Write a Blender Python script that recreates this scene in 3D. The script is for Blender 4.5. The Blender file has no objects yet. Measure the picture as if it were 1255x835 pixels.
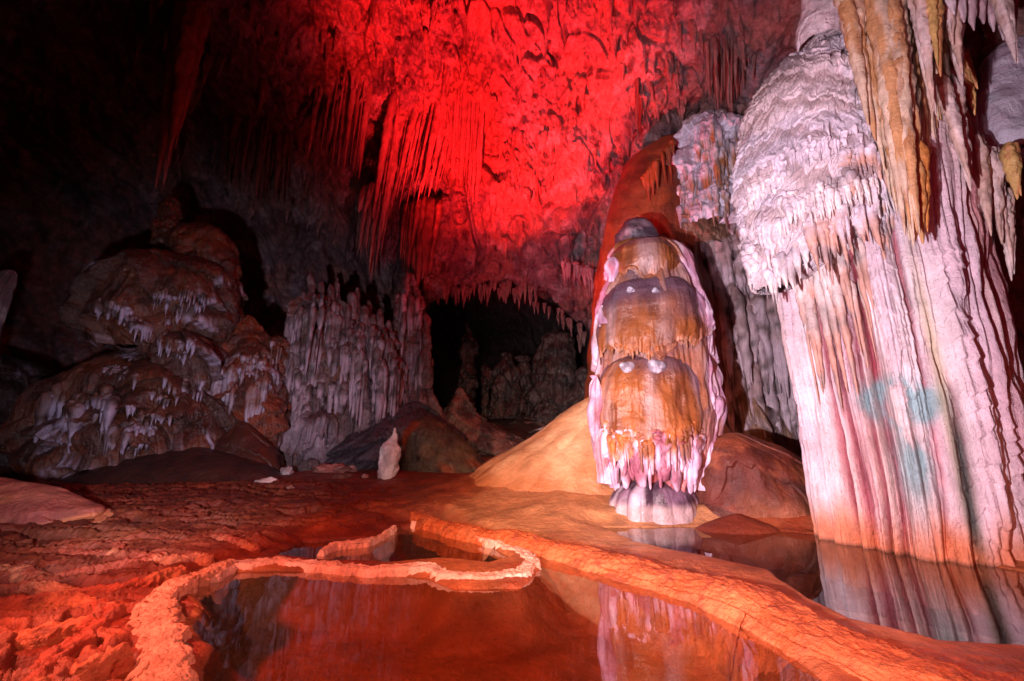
import bpy, math, random, time
import numpy as np
T0 = time.time()
Q = 1.0
random.seed(7)
rng = np.random.default_rng(11)
sc = bpy.context.scene
COL = sc.collection
f32 = np.float32

# ------------------------------------------------------------------ camera
FPX, PITCH, H = 488.0, math.radians(13.5), 1.6
CP, SP = math.cos(PITCH), math.sin(PITCH)

def ray(px, py):
    px = np.asarray(px, float); py = np.asarray(py, float)
    a = (px - 627.5) / FPX; u = (417.5 - py) / FPX
    return a, CP - u * SP, SP + u * CP

def P(px, py, Y):                       # point on the ray of a pixel at world depth Y
    x, y, z = ray(px, py); t = Y / y
    return np.stack([x * t, np.broadcast_to(Y, np.shape(t)) * 1.0, H + z * t], -1)

def G(px, py, z=0.0):                   # point on a level plane
    x, y, zz = ray(px, py); t = (z - H) / zz
    return np.stack([x * t, y * t], -1)

def proj(p):
    x = p[:, 0]; y = p[:, 1]; z = p[:, 2] - H
    f = y * CP + z * SP; u = -y * SP + z * CP
    f = np.where(f < .05, .05, f)
    return 627.5 + FPX * x / f, 417.5 - FPX * u / f

cam = bpy.data.cameras.new('camera'); cam.sensor_width = 36; cam.lens = FPX / 1255 * 36
cam.clip_end = 300; cam.clip_start = .05
co = bpy.data.objects.new('camera', cam); COL.objects.link(co)
co.location = (0, 0, H); co.rotation_euler = (math.pi / 2 + PITCH, 0, 0); sc.camera = co

# ------------------------------------------------------------------ noise
_r = np.random.default_rng(3)
PERM = _r.permutation(256).astype(np.int32); PERM = np.concatenate([PERM, PERM, PERM])
_g = _r.normal(size=(256, 3)); GRAD = (_g / np.linalg.norm(_g, axis=1)[:, None]).astype(f32)
JIT = _r.random((256, 3)).astype(f32)

def _noise(p, seed=0):
    p = p.astype(f32) + f32(seed * 17.37)
    i = np.floor(p).astype(np.int32); f = p - i; i &= 255
    w = f * f * f * (f * (f * 6 - 15) + 10)
    res = 0
    for dx in (0, 1):
        a = PERM[(i[:, 0] + dx) & 255]; wx = w[:, 0] if dx else 1 - w[:, 0]
        for dy in (0, 1):
            b = PERM[a + ((i[:, 1] + dy) & 255)]; wy = wx * (w[:, 1] if dy else 1 - w[:, 1])
            for dz in (0, 1):
                g = GRAD[PERM[b + ((i[:, 2] + dz) & 255)]]
                d = g[:, 0] * (f[:, 0] - dx) + g[:, 1] * (f[:, 1] - dy) + g[:, 2] * (f[:, 2] - dz)
                res = res + wy * (w[:, 2] if dz else 1 - w[:, 2]) * d
    return res * f32(1.6)

from concurrent.futures import ThreadPoolExecutor
POOL = ThreadPoolExecutor(4)

def noise(p, seed=0):
    n = len(p)
    if n < 40000: return _noise(p, seed)
    return np.concatenate(list(POOL.map(lambda k: _noise(p[k:k + 24000], seed), range(0, n, 24000))))

def fbm(p, o=4, seed=0, gain=.5):
    r = 0; a = 1.0; q = p
    for k in range(o):
        r = r + a * noise(q, seed + k); a *= gain; q = q * 2.03
    return r

def ridged(p, o=3, seed=0, gain=.5):
    r = 0; a = 1.0; q = p
    for k in range(o):
        r = r + a * (1 - 2 * np.abs(noise(q, seed + k))); a *= gain; q = q * 2.07
    return r

def worley(p, seed=0, two_d=False):
    p = p.astype(f32) + f32(seed * 13.1)
    i = np.floor(p).astype(np.int32); f = p - i
    d1 = np.full(len(p), 9, f32); d2 = np.full(len(p), 9, f32); cid = np.zeros(len(p), np.int32)
    for dx in (-1, 0, 1):
        for dy in (-1, 0, 1):
            for dz in ((0,) if two_d else (-1, 0, 1)):
                h = PERM[PERM[PERM[(i[:, 0] + dx) & 255] + ((i[:, 1] + dy) & 255)] + ((i[:, 2] + dz) & 255)]
                j = JIT[h]
                d = (j[:, 0] + dx - f[:, 0]) ** 2 + (j[:, 1] + dy - f[:, 1]) ** 2
                if not two_d: d = d + (j[:, 2] + dz - f[:, 2]) ** 2
                m = d < d1
                d2 = np.where(m, d1, np.minimum(d2, d)); cid = np.where(m, h, cid); d1 = np.where(m, d, d1)
    return np.sqrt(d1), np.sqrt(d2), cid / f32(256)

def S(a, b, x):
    t = np.clip((x - a) / (b - a), 0, 1); return t * t * (3 - 2 * t)

def st(*cols): return np.stack([np.asarray(c, f32) for c in np.broadcast_arrays(*cols)], -1)
def mix(a, b, t):
    t = np.asarray(t)[..., None] if np.ndim(t) else t
    return np.asarray(a) * (1 - t) + np.asarray(b) * t

# ------------------------------------------------------------------ objects
def link_mesh(name, V, F, mat, col=None, parent=None, smooth=True):
    me = bpy.data.meshes.new(name)
    V = np.asarray(V, f32)
    if parent is not None:
        V = V - np.array(parent['_w'], f32)
    F = np.asarray(F, np.int32); n, k = F.shape
    me.vertices.add(len(V)); me.vertices.foreach_set('co', V.ravel())
    me.loops.add(n * k); me.loops.foreach_set('vertex_index', F.ravel())
    me.polygons.add(n); me.polygons.foreach_set('loop_start', np.arange(0, n * k, k, dtype=np.int32))
    me.polygons.foreach_set('use_smooth', np.full(n, smooth, bool))
    me.update(calc_edges=True)
    if col is not None:
        c = np.ones((len(V), 4), f32); c[:, :3] = np.clip(1.12 * np.clip(col, 0.003, 1) ** 1.35, 0.002, .9)   # the palette above is a little washed out
        a = me.attributes.new('Col', 'FLOAT_COLOR', 'POINT'); a.data.foreach_set('color', c.ravel())
    me.materials.append(mat)
    o = bpy.data.objects.new(name, me); COL.objects.link(o)
    if parent is not None:
        o.parent = parent; o['_w'] = list(parent['_w'])
    return o

def tag(o, label=None, cat=None, group=None, kind=None):
    if label: o['label'] = label
    if cat: o['category'] = cat
    if group: o['group'] = group
    if kind: o['kind'] = kind
    return o

def empty(name, loc, label, cat, group=None):
    o = bpy.data.objects.new(name, None); COL.objects.link(o); o.location = loc; o['_w'] = [float(v) for v in loc]
    o.empty_display_size = .3
    return tag(o, label, cat, group)

def single(name, V, F, mat, col, label, cat, group=None):
    """a one-mesh thing whose origin is at its base"""
    V = np.asarray(V); c = np.array([V[:, 0].mean(), V[:, 1].mean(), V[:, 2].min()])
    o = link_mesh(name, V - c, F, mat, col); o.location = c
    return tag(o, label, cat, group)

def grid_faces(nu, nv, wrap_u=False):
    """vertices indexed v*nu+u"""
    u = np.arange(nu if wrap_u else nu - 1); v = np.arange(nv - 1)
    uu, vv = np.meshgrid(u, v); u1 = (uu + 1) % nu
    return np.stack([vv * nu + uu, vv * nu + u1, (vv + 1) * nu + u1, (vv + 1) * nu + uu], -1).reshape(-1, 4)

def join(parts):
    V = []; F = []; C = []; n = 0
    for v, f, c in parts:
        V.append(v); F.append(f + n); C.append(np.broadcast_to(c, v.shape)); n += len(v)
    return np.concatenate(V), np.concatenate(F), np.concatenate(C)

# ------------------------------------------------------------------ materials
def rockmat(name, rough=(.35, .7), bumps=((6, 5, .05), (40, 3, .01)), streak=None, var=.3, spec=.5, coat=0, var_scale=3):
    m = bpy.data.materials.new(name); m.use_nodes = True; nt = m.node_tree; N = nt.nodes; L = nt.links
    bs = N['Principled BSDF']
    at = N.new('ShaderNodeAttribute'); at.attribute_name = 'Col'
    ge = N.new('ShaderNodeNewGeometry')
    n1 = N.new('ShaderNodeTexNoise'); n1.inputs['Scale'].default_value = var_scale; n1.inputs['Detail'].default_value = 9
    n1.inputs['Roughness'].default_value = .65
    L.new(ge.outputs['Position'], n1.inputs['Vector'])
    mr = N.new('ShaderNodeMapRange'); mr.inputs['From Min'].default_value = .3; mr.inputs['From Max'].default_value = .7
    mr.inputs['To Min'].default_value = 1 - var; mr.inputs['To Max'].default_value = 1 + var
    L.new(n1.outputs['Fac'], mr.inputs['Value'])
    mp = N.new('ShaderNodeMapping'); mp.inputs['Scale'].default_value = streak or (9, 9, .8)
    L.new(ge.outputs['Position'], mp.inputs['Vector'])
    n2 = N.new('ShaderNodeTexNoise'); n2.inputs['Scale'].default_value = 1.5; n2.inputs['Detail'].default_value = 6
    L.new(mp.outputs['Vector'], n2.inputs['Vector'])
    mr2 = N.new('ShaderNodeMapRange'); mr2.inputs['From Min'].default_value = .3; mr2.inputs['From Max'].default_value = .7
    mr2.inputs['To Min'].default_value = 1 - var * .7; mr2.inputs['To Max'].default_value = 1 + var * .5
    L.new(n2.outputs['Fac'], mr2.inputs['Value'])
    mu = N.new('ShaderNodeMath'); mu.operation = 'MULTIPLY'; L.new(mr.outputs[0], mu.inputs[0]); L.new(mr2.outputs[0], mu.inputs[1])
    vm = N.new('ShaderNodeVectorMath'); vm.operation = 'SCALE'
    L.new(at.outputs['Color'], vm.inputs[0]); L.new(mu.outputs[0], vm.inputs['Scale'])
    L.new(vm.outputs[0], bs.inputs['Base Color'])
    r = N.new('ShaderNodeMapRange'); r.inputs['From Min'].default_value = .35; r.inputs['From Max'].default_value = .65
    r.inputs['To Min'].default_value = rough[0]; r.inputs['To Max'].default_value = rough[1]
    n3 = N.new('ShaderNodeTexNoise'); n3.inputs['Scale'].default_value = 4; n3.inputs['Detail'].default_value = 8
    L.new(ge.outputs['Position'], n3.inputs['Vector'])
    L.new(n3.outputs['Fac'], r.inputs['Value']); L.new(r.outputs[0], bs.inputs['Roughness'])
    bs.inputs['Specular IOR Level'].default_value = spec
    bs.inputs['Coat Weight'].default_value = coat; bs.inputs['Coat Roughness'].default_value = .2
    prev = None
    for k, b in enumerate(bumps):
        t = N.new('ShaderNodeTexNoise'); t.inputs['Scale'].default_value = b[0]; t.inputs['Detail'].default_value = b[1]
        t.inputs['Roughness'].default_value = .6
        src = mp if (len(b) > 3 and b[3]) else None
        L.new((mp.outputs['Vector'] if src else ge.outputs['Position']), t.inputs['Vector'])
        bp = N.new('ShaderNodeBump'); bp.inputs['Distance'].default_value = b[2]; bp.inputs['Strength'].default_value = 1
        L.new(t.outputs['Fac'], bp.inputs['Height'])
        if prev: L.new(prev.outputs[0], bp.inputs['Normal'])
        prev = bp
    if prev: L.new(prev.outputs[0], bs.inputs['Normal'])
    return m

M_ceil = rockmat('cave_rock', (.5, .85), ((1.6, 8, .25), (7, 7, .12), (30, 5, .05)), streak=(7, 7, 1.2), var=.4)
M_calc = rockmat('pale_calcite', (.35, .65), ((1.2, 6, .06, 1), (14, 7, .04), (60, 4, .010)), streak=(6, 6, .7), var=.22)
M_fringe = rockmat('calcite_drip', (.3, .6), ((12, 6, .03), (50, 3, .006)), streak=(14, 14, 1.5), var=.28)
M_mud = rockmat('muddy_flowstone', (.22, .5), ((5, 6, .05), (30, 4, .008)), streak=(5, 5, .5), var=.28, spec=.6)
M_wet = rockmat('wet_flowstone', (.16, .45), ((4, 7, .09), (18, 6, .05), (60, 4, .012), (1.5, 5, .06, 1)), streak=(7, 7, .8), var=.35, spec=.9)
M_ground = rockmat('cave_mud', (.35, .7), ((3, 7, .04), (14, 7, .03), (55, 4, .009)), streak=(1.5, 2.5, 1), var=.35, var_scale=1.8)
M_rim = rockmat('rimstone', (.45, .8), ((16, 6, .04), (55, 4, .012)), streak=(4, 4, 4), var=.2)
M_smooth = rockmat('smooth_mud', (.3, .55), ((2, 8, .06), (14, 7, .02), (50, 4, .005)), streak=(2.5, 2.5, .9), var=.2, var_scale=1.2)

def watermat():
    m = bpy.data.materials.new('still_water'); m.use_nodes = True; nt = m.node_tree; N = nt.nodes; L = nt.links
    N.remove(N['Principled BSDF']); out = N['Material Output']
    tr = N.new('ShaderNodeBsdfTransparent'); tr.inputs['Color'].default_value = (.76, .68, .60, 1)
    gl = N.new('ShaderNodeBsdfGlossy'); gl.inputs['Roughness'].default_value = .015
    mx = N.new('ShaderNodeMixShader')
    ge = N.new('ShaderNodeNewGeometry'); t = N.new('ShaderNodeTexNoise'); t.inputs['Scale'].default_value = 1.1
    L.new(ge.outputs['Position'], t.inputs['Vector'])
    bp = N.new('ShaderNodeBump'); bp.inputs['Distance'].default_value = .004; L.new(t.outputs['Fac'], bp.inputs['Height'])
    L.new(bp.outputs[0], gl.inputs['Normal'])
    def mth(op, a, b=None):                      # Schlick's Fresnel for water, the same from above and from below
        n = N.new('ShaderNodeMath'); n.operation = op
        for k, v in enumerate((a, b)):
            if v is None: continue
            if isinstance(v, (int, float)): n.inputs[k].default_value = v
            else: L.new(v, n.inputs[k])
        return n.outputs[0]
    dt = N.new('ShaderNodeVectorMath'); dt.operation = 'DOT_PRODUCT'
    L.new(ge.outputs['Incoming'], dt.inputs[0]); L.new(ge.outputs['Normal'], dt.inputs[1])
    c = mth('ABSOLUTE', dt.outputs['Value']); q = mth('POWER', mth('SUBTRACT', 1.0, c), 5.0)
    L.new(mth('ADD', mth('MULTIPLY', q, .84), .16), mx.inputs[0]); L.new(tr.outputs[0], mx.inputs[1]); L.new(gl.outputs[0], mx.inputs[2])
    L.new(mx.outputs[0], out.inputs['Surface'])
    return m
M_water = watermat()

# colours (albedo, linear)
BROWN = np.array([.22, .085, .04]); ORANGE = np.array([.50, .17, .05]); WHITE = np.array([.68, .60, .66])
LILAC = np.array([.56, .47, .58]); PINKW = np.array([.72, .56, .55]); GREYP = np.array([.16, .11, .16]); TAN = np.array([.56, .33, .18])
RED = np.array([.40, .09, .05]); DARK = np.array([.07, .055, .06]); MAROON = np.array([.16, .045, .05]); OCHRE = np.array([.55, .30, .13])

# ------------------------------------------------------------------ polygons / ground
def sdist(poly, X, Y):
    """signed distance to a closed polygon: positive inside"""
    poly = np.asarray(poly); d = np.full(X.shape, 1e9); ins = np.zeros(X.shape, bool)
    for k in range(len(poly)):
        a = poly[k]; b = poly[(k + 1) % len(poly)]
        e = b - a; t = np.clip(((X - a[0]) * e[0] + (Y - a[1]) * e[1]) / (e @ e + 1e-9), 0, 1)
        d = np.minimum(d, (X - a[0] - t * e[0]) ** 2 + (Y - a[1] - t * e[1]) ** 2)
        c = ((a[1] > Y) != (b[1] > Y)) & (X < (b[0] - a[0]) * (Y - a[1]) / (b[1] - a[1] + 1e-12) + a[0])
        ins ^= c
    return np.where(ins, 1, -1) * np.sqrt(d)

def poly_px(pts, z=0.0):
    a = np.array(pts, float); return G(a[:, 0], a[:, 1], z)

POOL_MAIN = poly_px([(200, 1000), (225, 835), (245, 800), (215, 775), (240, 748), (225, 735), (200, 738), (225, 722), (270, 700), (340, 697), (420, 701),
                     (530, 706), (560, 718), (630, 718), (655, 698), (640, 672), (590, 655), (640, 668), (700, 690), (770, 712), (830, 728),
                     (900, 750), (960, 782), (1010, 822), (1060, 870), (1120, 1000)])
POOL_INNER = poly_px([(325, 682), (370, 665), (450, 660), (490, 646), (530, 642), (565, 650), (600, 668), (630, 684), (600, 693), (540, 688), (480, 692), (400, 690)])
POOL_UP = poly_px([(735, 646), (800, 646), (870, 645), (950, 650), (1030, 657), (1255, 700), (1500, 760), (1500, 840), (1255, 792), (1150, 786), (1040, 760), (990, 735), (940, 700), (860, 682), (780, 665)], .06)

def ground(X, Y, detail=True):
    X = np.asarray(X, float); Y = np.asarray(Y, float)
    D = np.hypot(X, Y)
    p = st(X, Y, 0 * X)
    sh = p.reshape(-1, 3)
    z = .09 + .48 * S(6, 13, D) + .7 * S(14, 26, D)
    # slope of rubble climbing to the right back
    z = z + 1.9 * S(12.5, 20, Y) * S(-6, -1, X) * (1 - S(4, 9, X))
    z = z + .5 * np.exp(-(((X - .9) / 2.3) ** 2 + ((Y - 10.2) / 1.2) ** 2))
    z = z + (.10 * fbm(sh * .45, 4, 5)).reshape(X.shape) * S(4, 9, D)
    w = (fbm(sh * 2.2, 3, 9) * .06).reshape(X.shape)
    # terraces of little rimmed pools on the left
    lm = (1 - S(-2.6, -1.3, X + .12 * (Y - 5))) * S(1.5, 2.4, D) * (1 - S(9.5, 12, Y))
    q = st(X * .55, Y * 1.0, 0 * X).reshape(-1, 3)
    fld = Y * 1.9 - X * .35 + 1.6 * (1.1 * noise(q, 21) + .5 * noise(q * 2.3, 22) + .22 * noise(q * 5.1, 23) + .1 * noise(q * 11, 24)).reshape(X.shape)
    fr = fld - np.floor(fld)
    cid = np.floor(fld)
    hgt = np.sin(cid * 12.9) * .5 + .5
    rim = np.exp(-((fr - .86) / .075) ** 2)
    pocket = (noise(st(X * .9, Y * 2.1, 0 * X).reshape(-1, 3), 31).reshape(X.shape) > .12) * 1.0
    rn = (.5 + noise(q * 1.7 + 9, 27)).reshape(X.shape)
    tz = .0 + .085 * rim * (.2 + .5 * hgt + .8 * rn) * (1 - .55 * S(4.2, 6.5, Y)) + .04 * fr - .10 * pocket * (1 - S(.55, .8, fr)) * S(.05, .2, fr) + .03 * S(4, 8, Y)
    tz = tz + .012 * ridged(sh * 1.6, 3, 33).reshape(X.shape) + .008 * ridged(sh * 8, 3, 35).reshape(X.shape) + .005 * ridged(sh * 22, 2, 36).reshape(X.shape)
    z = z * (1 - lm) + (tz + .48 * S(6, 13, D) * .8 + .02) * lm
    tex = .012 * fbm(sh * 9, 3, 41) + .006 * ridged(sh * 26, 2, 44)
    z = z + tex.reshape(X.shape) * (1 - .6 * S(4, 9, D))
    # knobbly apron between the terraces and the far floor
    km = (1 - S(-1.2, .2, X + .0 * Y)) * S(4.2, 5.4, Y) * (1 - S(8, 9.5, Y))
    if detail:
        d1, d2, _ = worley(sh * 9, 3, True); z = z + (np.clip(d2 - d1, 0, .5) * .03).reshape(X.shape) * km
    jag = w * .6
    for poly, dep, wid in ((POOL_MAIN, .42, .55), (POOL_INNER, .26, .25), (POOL_UP, .5, .35)):
        s = sdist(poly, X, Y) + jag
        t = S(-.03, wid, s)
        near = S(-.5, -.02, s)
        zz = z * (1 - near) + np.minimum(z, .05 + .03 * (poly is POOL_UP)) * near
        z = np.where(s > -.5, zz * (1 - t) + (-dep + (z - .09) * .15) * t, z)
    z = z + .0
    # the floor meets a pool shelf by the giant column and the back mound
    return z

# ------------------------------------------------------------------ mass (silhouette rows -> displaced solid)
def smooth1(a, n):
    if n < 2: return a
    k = np.hanning(n + 2)[1:-1]; k /= k.sum()
    return np.convolve(np.pad(a, (n // 2, n - 1 - n // 2), 'edge'), k, 'valid')

def mass(rows, Y, ratio=.9, nth=420, nz=420, disp=None, ext=.4, sm=.05, capk=.5, yoff=None, front=.6):
    rows = np.array(rows, float)
    wpx = (rows[:, 2] - rows[:, 1]).max(); hpx = np.ptp(rows[:, 0])
    nth = int(min(nth, wpx * 2.4 + 70) * Q); nz = int(min(nz, hpx * 1.35 + 40) * Q)
    L = P(rows[:, 1], rows[:, 0], Y); R = P(rows[:, 2], rows[:, 0], Y)
    z = L[:, 2]; cx = (L[:, 0] + R[:, 0]) / 2; rx = (R[:, 0] - L[:, 0]) / 2
    o = np.argsort(z); z = z[o]; cx = cx[o]; rx = rx[o]
    zb = z[0] - ext; ztop = z[-1]
    t = np.linspace(0, 1, nz)
    zz = zb + (ztop - zb) * (1 - (1 - t) ** 1.15)
    CX = smooth1(np.interp(zz, z, cx), max(3, int(sm * nz))); RX = smooth1(np.interp(zz, z, rx), max(3, int(sm * nz)))
    ch = min(capk * rx[-1] * 1.6 + .02, (ztop - zb) * .5)
    k = np.clip((zz - (ztop - ch)) / ch, 0, 1)
    RX = RX * np.sqrt(np.clip(1 - k ** 2, 0, 1)) + .002
    rxref = float(np.mean(RX)); face = math.atan2(-Y, -float(cx.mean()))
    u = np.linspace(0, 1, nth, endpoint=False); ph = 2 * math.pi * (u - .5); ph = ph - front * np.sin(ph)
    A, Z = np.meshgrid(ph, zz)
    al = A + face
    cxg = np.repeat(CX[:, None], nth, 1); rg = np.repeat(RX[:, None], nth, 1)
    yo = 0 if yoff is None else np.interp(Z, *yoff)
    dx = np.cos(al); dy = np.sin(al)
    X = cxg + rg * dx; Yv = Y + yo + rg * ratio * dy
    env = dict(ph=A.ravel(), z=Z.ravel(), r=rg.ravel(), s=(A * rxref * 1.0).ravel(), k=np.repeat(k[:, None], nth, 1).ravel(), ztop=ztop, zb=z[0],
               p=st(X, Yv, Z).reshape(-1, 3).astype(np.float64), al=al.ravel(), rref=rxref)
    d = np.zeros(X.size)
    if disp is not None:
        d = disp(env)
        d = d - np.percentile(d, 72)
    env['d'] = d
    fade = np.clip(rg.ravel() / (rxref * .35 + 1e-6), 0, 1)
    d = d * fade
    V = env['p'].copy(); V[:, 0] += d * dx.ravel(); V[:, 1] += d * dy.ravel() * (ratio ** .3)
    if 'dz' in env: V[:, 2] += env['dz'] * fade
    F = grid_faces(nth, nz, True)
    return V, F, env

def tiers(s, z, h, amp, seed, warp=.8, ws=.5, jag=.10, jf=9, p=.6):
    """stacked drip tiers: grow downwards, end in a jagged hem. returns displacement and phase"""
    q = st(s * ws, z * ws * .5, 0 * s + seed)
    hem = jag * (noise(st(s * jf, z * .4, 0 * s + seed + 9), seed) + .5 * noise(st(s * jf * 2.3, z * .4, 0 * s + seed + 4), seed))
    ph = -z / h + warp * noise(q, seed) * 1.6 + .35 * warp * noise(q * 2.7, seed + 1) + hem
    fr = ph - np.floor(ph); idx = np.floor(ph)
    a = .6 + .55 * np.sin(idx * 7.3 + seed + 3 * noise(st(s * .5, idx * 1.7, 0 * s), seed))
    prof = fr ** p * (1 - S(.93, 1.0, fr))
    return amp * a * prof, fr, idx

def flutes(s, z, f, seed, vf=.25, warp=.5):
    q = st(s * f + warp * noise(st(s * .7, z * .5, 0 * s), seed), z * f * vf * .25, 0 * s + seed)
    n = noise(q, seed); n2 = noise(q * 2.1 + 5, seed + 1)
    return (3.4 * np.abs(n) ** .8 - 1) * .7 + (3.4 * np.abs(n2) ** .8 - 1) * .3

def drips(x, y, zt, ln, r, seed=0, nseg=12, nring=16, tip=.12, power=1.3, wob=.25, lean=None, up=False, rough=.12):
    x, y, zt, ln, r = [np.atleast_1d(np.asarray(v, float)) for v in np.broadcast_arrays(x, y, zt, ln, r)]
    n = len(x); t = np.linspace(0, 1, nring)
    rp = (1 - t ** power) * (1 - tip) + tip; rp = rp * (.25 + .75 * np.sqrt(np.clip(t / .14, 0, 1))); rp[0] = .01; rp[-1] = 0
    a = np.arange(nseg) * 2 * math.pi / nseg
    T, A = np.meshgrid(t, a, indexing='ij')
    R = r[:, None, None] * rp[None, :, None] * np.ones((1, 1, nseg))
    zc = zt[:, None, None] + (1 if up else -1) * ln[:, None, None] * T[None]
    X0 = x[:, None, None] + 0 * zc; Y0 = y[:, None, None] + 0 * zc
    q = st(X0 / (r.mean() * 3) + np.cos(A) * .6, Y0 / (r.mean() * 3) + np.sin(A) * .6, zc / (r.mean() * 4)).reshape(-1, 3)
    nz_ = noise(q, seed).reshape(zc.shape); nz2 = noise(q * 3.1, seed + 1).reshape(zc.shape)
    R = R * (1 + wob * nz_ + rough * 2 * nz2)
    X = X0 + R * np.cos(A)[None]; Y = Y0 + R * np.sin(A)[None]
    if lean is not None:
        lx = np.broadcast_to(lean[0], (n,)); ly = np.broadcast_to(lean[1], (n,))
        X = X + lx[:, None, None] * T[None]; Y = Y + ly[:, None, None] * T[None]
    V = np.stack([X, Y, zc], -1).reshape(-1, 3)
    F0 = grid_faces(nseg, nring, True); F = (F0[None] + (np.arange(n) * nseg * nring)[:, None, None]).reshape(-1, 4)
    if not up: F = F[:, ::-1]
    return V, F, np.tile(np.repeat(t, nseg), n)

def hem_on(V, line, n, l0, l1, r, c0, c1, seed, parent, name='drip_hem', band=5, inset=.5, mat=None, power=1.6, exp_=2.0, dark=.6):
    """fused drips rooted on the front face of a finished surface, along a line of the photo"""
    px, py = proj(V); rg = np.random.default_rng(seed); line = np.array(line, float)
    seg = np.r_[0, np.cumsum(np.hypot(*np.diff(line[:, :2], axis=0).T))]
    t = rg.random(n) * seg[-1]; qx = np.interp(t, seg, line[:, 0]); qy = np.interp(t, seg, line[:, 1]) + rg.normal(0, band, n)
    rt = []
    for a, b in zip(qx, qy):
        m = (np.abs(px - a) < 4) & (np.abs(py - b) < 4)
        if m.any(): q = V[m]; rt.append(q[q[:, 1].argmin()])
    if len(rt) < 3: print('hem lost', line[0]); return
    rt = np.array(rt); rt = rt[np.argsort(rt[:, 0])]
    # one mesh per unbroken run of drips
    run = np.r_[0, np.cumsum(np.diff(rt[:, 0]) > max(l1 * .28, r * 2.0))]
    rts = [rt[run == q] for q in np.unique(run) if (run == q).sum() > 2]
    if not rts: return
    for rt in rts: o = _hem(rt, rg, l0, l1, r, c0, c1, seed, parent, name, inset, mat, power, exp_, dark)
    return o

def _hem(rt, rg, l0, l1, r, c0, c1, seed, parent, name, inset, mat, power, exp_, dark):
    k = len(rt); rr = r * (.45 + 1.1 * rg.random(k) ** 1.5)
    v, f, tt = drips(rt[:, 0], rt[:, 1] + rr * inset, rt[:, 2] + l0 * .5, l0 + (l1 - l0) * rg.random(k) ** exp_, rr, seed, 10, 18, .1, power, .45, rough=.2)
    c = mix(c0, c1, S(.0, .7, tt + .5 * noise(v * 2, seed))); c = mix(c, np.asarray(c0) * .45, S(.1, .45, noise(v * 3.1, seed + 2)) * dark)
    return link_mesh(name, v, f, mat or M_fringe, c, parent)

def rough_col(V, a, b, freq=2.0, seed=0, sharp=.25, bias=0.0):
    n = fbm(V * freq, 4, seed); return mix(a, b, S(-sharp, sharp, n + bias))

# ------------------------------------------------------------------ cave shell
C0 = np.array([0, 4.0, 1.5])
ctrl = [(627, -160, 6.5), (627, 0, 10.5), (627, 150, 13.5), (627, 290, 16.5), (560, 370, 18), (700, 400, 17), (760, 460, 15), (450, 250, 16), (400, 60, 12.5),
        (300, 0, 12), (300, 150, 16), (300, 300, 20), (200, 420, 22), (330, 450, 21), (620, 440, 26), (560, 480, 25), (680, 500, 24),
        (0, -100, 8), (0, 0, 12), (0, 200, 18), (0, 400, 20), (0, 560, 18), (150, 100, 16), (820, 0, 9.5), (850, 150, 13), (780, 250, 14.5), (900, 60, 10.5),
        (900, 400, 15), (1000, -60, 7.5), (1000, 200, 12), (1255, 0, 6.2), (1255, 300, 8.6), (1255, 500, 9), (1255, 640, 8.5), (1100, 500, 12), (1200, 100, 7.5),
        (760, 80, 11), (540, 520, 24), (760, 540, 18)]
cp = np.array([P(a, b, c) for a, b, c in ctrl])
cp = np.concatenate([cp, [[-14, 2, 2], [-12, -4, 4], [0, -9, 3], [9, -3, 3], [0, -4, 11], [-8, 0, 9], [7, 0, 8], [0, 3, 13], [-16, 10, 0], [10, 6, -1], [0, -8, -1], [0, 22, -1], [-14, 18, -1], [13, 4, 1.5]]])
cd = cp - C0; cr = np.linalg.norm(cd, axis=1); cd = cd / cr[:, None]

def shell_R(d):
    acc = np.zeros(len(d)); wsum = np.zeros(len(d))
    for k in range(len(cd)):
        w = np.exp(45 * (d @ cd[k] - 1)) + 1e-12; acc += w * cr[k]; wsum += w
    return acc / wsum

def shell_point(d):
    R = shell_R(d); p0 = C0 + d * R[:, None]
    R = R - .9 * fbm(p0 * .16, 3, 51)
    p = C0 + d * R[:, None]
    px, py = proj(p)
    # hanging folds: stepped bands that run with the bedding, each ending in a hem
    tt, fr, idx = tiers(p[:, 0] * .9 + p[:, 1] * .5, p[:, 2] + .35 * p[:, 1] + .3 * p[:, 0], 2.3, .85, 61, warp=1.1, ws=.28, jag=.16, jf=3.0)
    R = R - tt * .8
    vs = st(p[:, 0] * 1.5, p[:, 1] * 1.5, p[:, 2] * .22)
    R = R - .34 * ridged(vs, 3, 71) * (.35 + .65 * S(-.3, .3, noise(p * .3, 77)))
    vn = noise(st(p[:, 0] * .45 + .2 * p[:, 2] * 0, p[:, 1] * .45, p[:, 2] * .05), 83)
    R = R + .55 * (1 - S(0, .10, np.abs(vn))) * S(-.2, .3, noise(p * .25, 84))      # vertical joints
    cr = noise(p * np.array([.7, .7, .5]) + 3, 85); R = R + .22 * (1 - S(0, .05, np.abs(cr)))
    R = R - .16 * fbm(p * 1.3, 4, 81) - .05 * ridged(p * 4.5, 3, 82)
    return C0 + d * R[:, None], fr, R

def ceiling_hit(px, py):
    """where the ray of a pixel meets the cave shell"""
    x, y, z = ray(px, py); d = np.stack([x, y, z], -1); d /= np.linalg.norm(d, axis=1)[:, None]
    o = np.array([0, 0, H]); lo = np.full(len(d), 1.0); hi = np.full(len(d), 60.0)
    for _ in range(18):
        m = (lo + hi) / 2; p = o + d * m[:, None] - C0; r = np.linalg.norm(p, axis=1)
        R = shell_R(p / r[:, None]); out = r > R; hi = np.where(out, m, hi); lo = np.where(out, lo, m)
    return o + d * lo[:, None]

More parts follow.
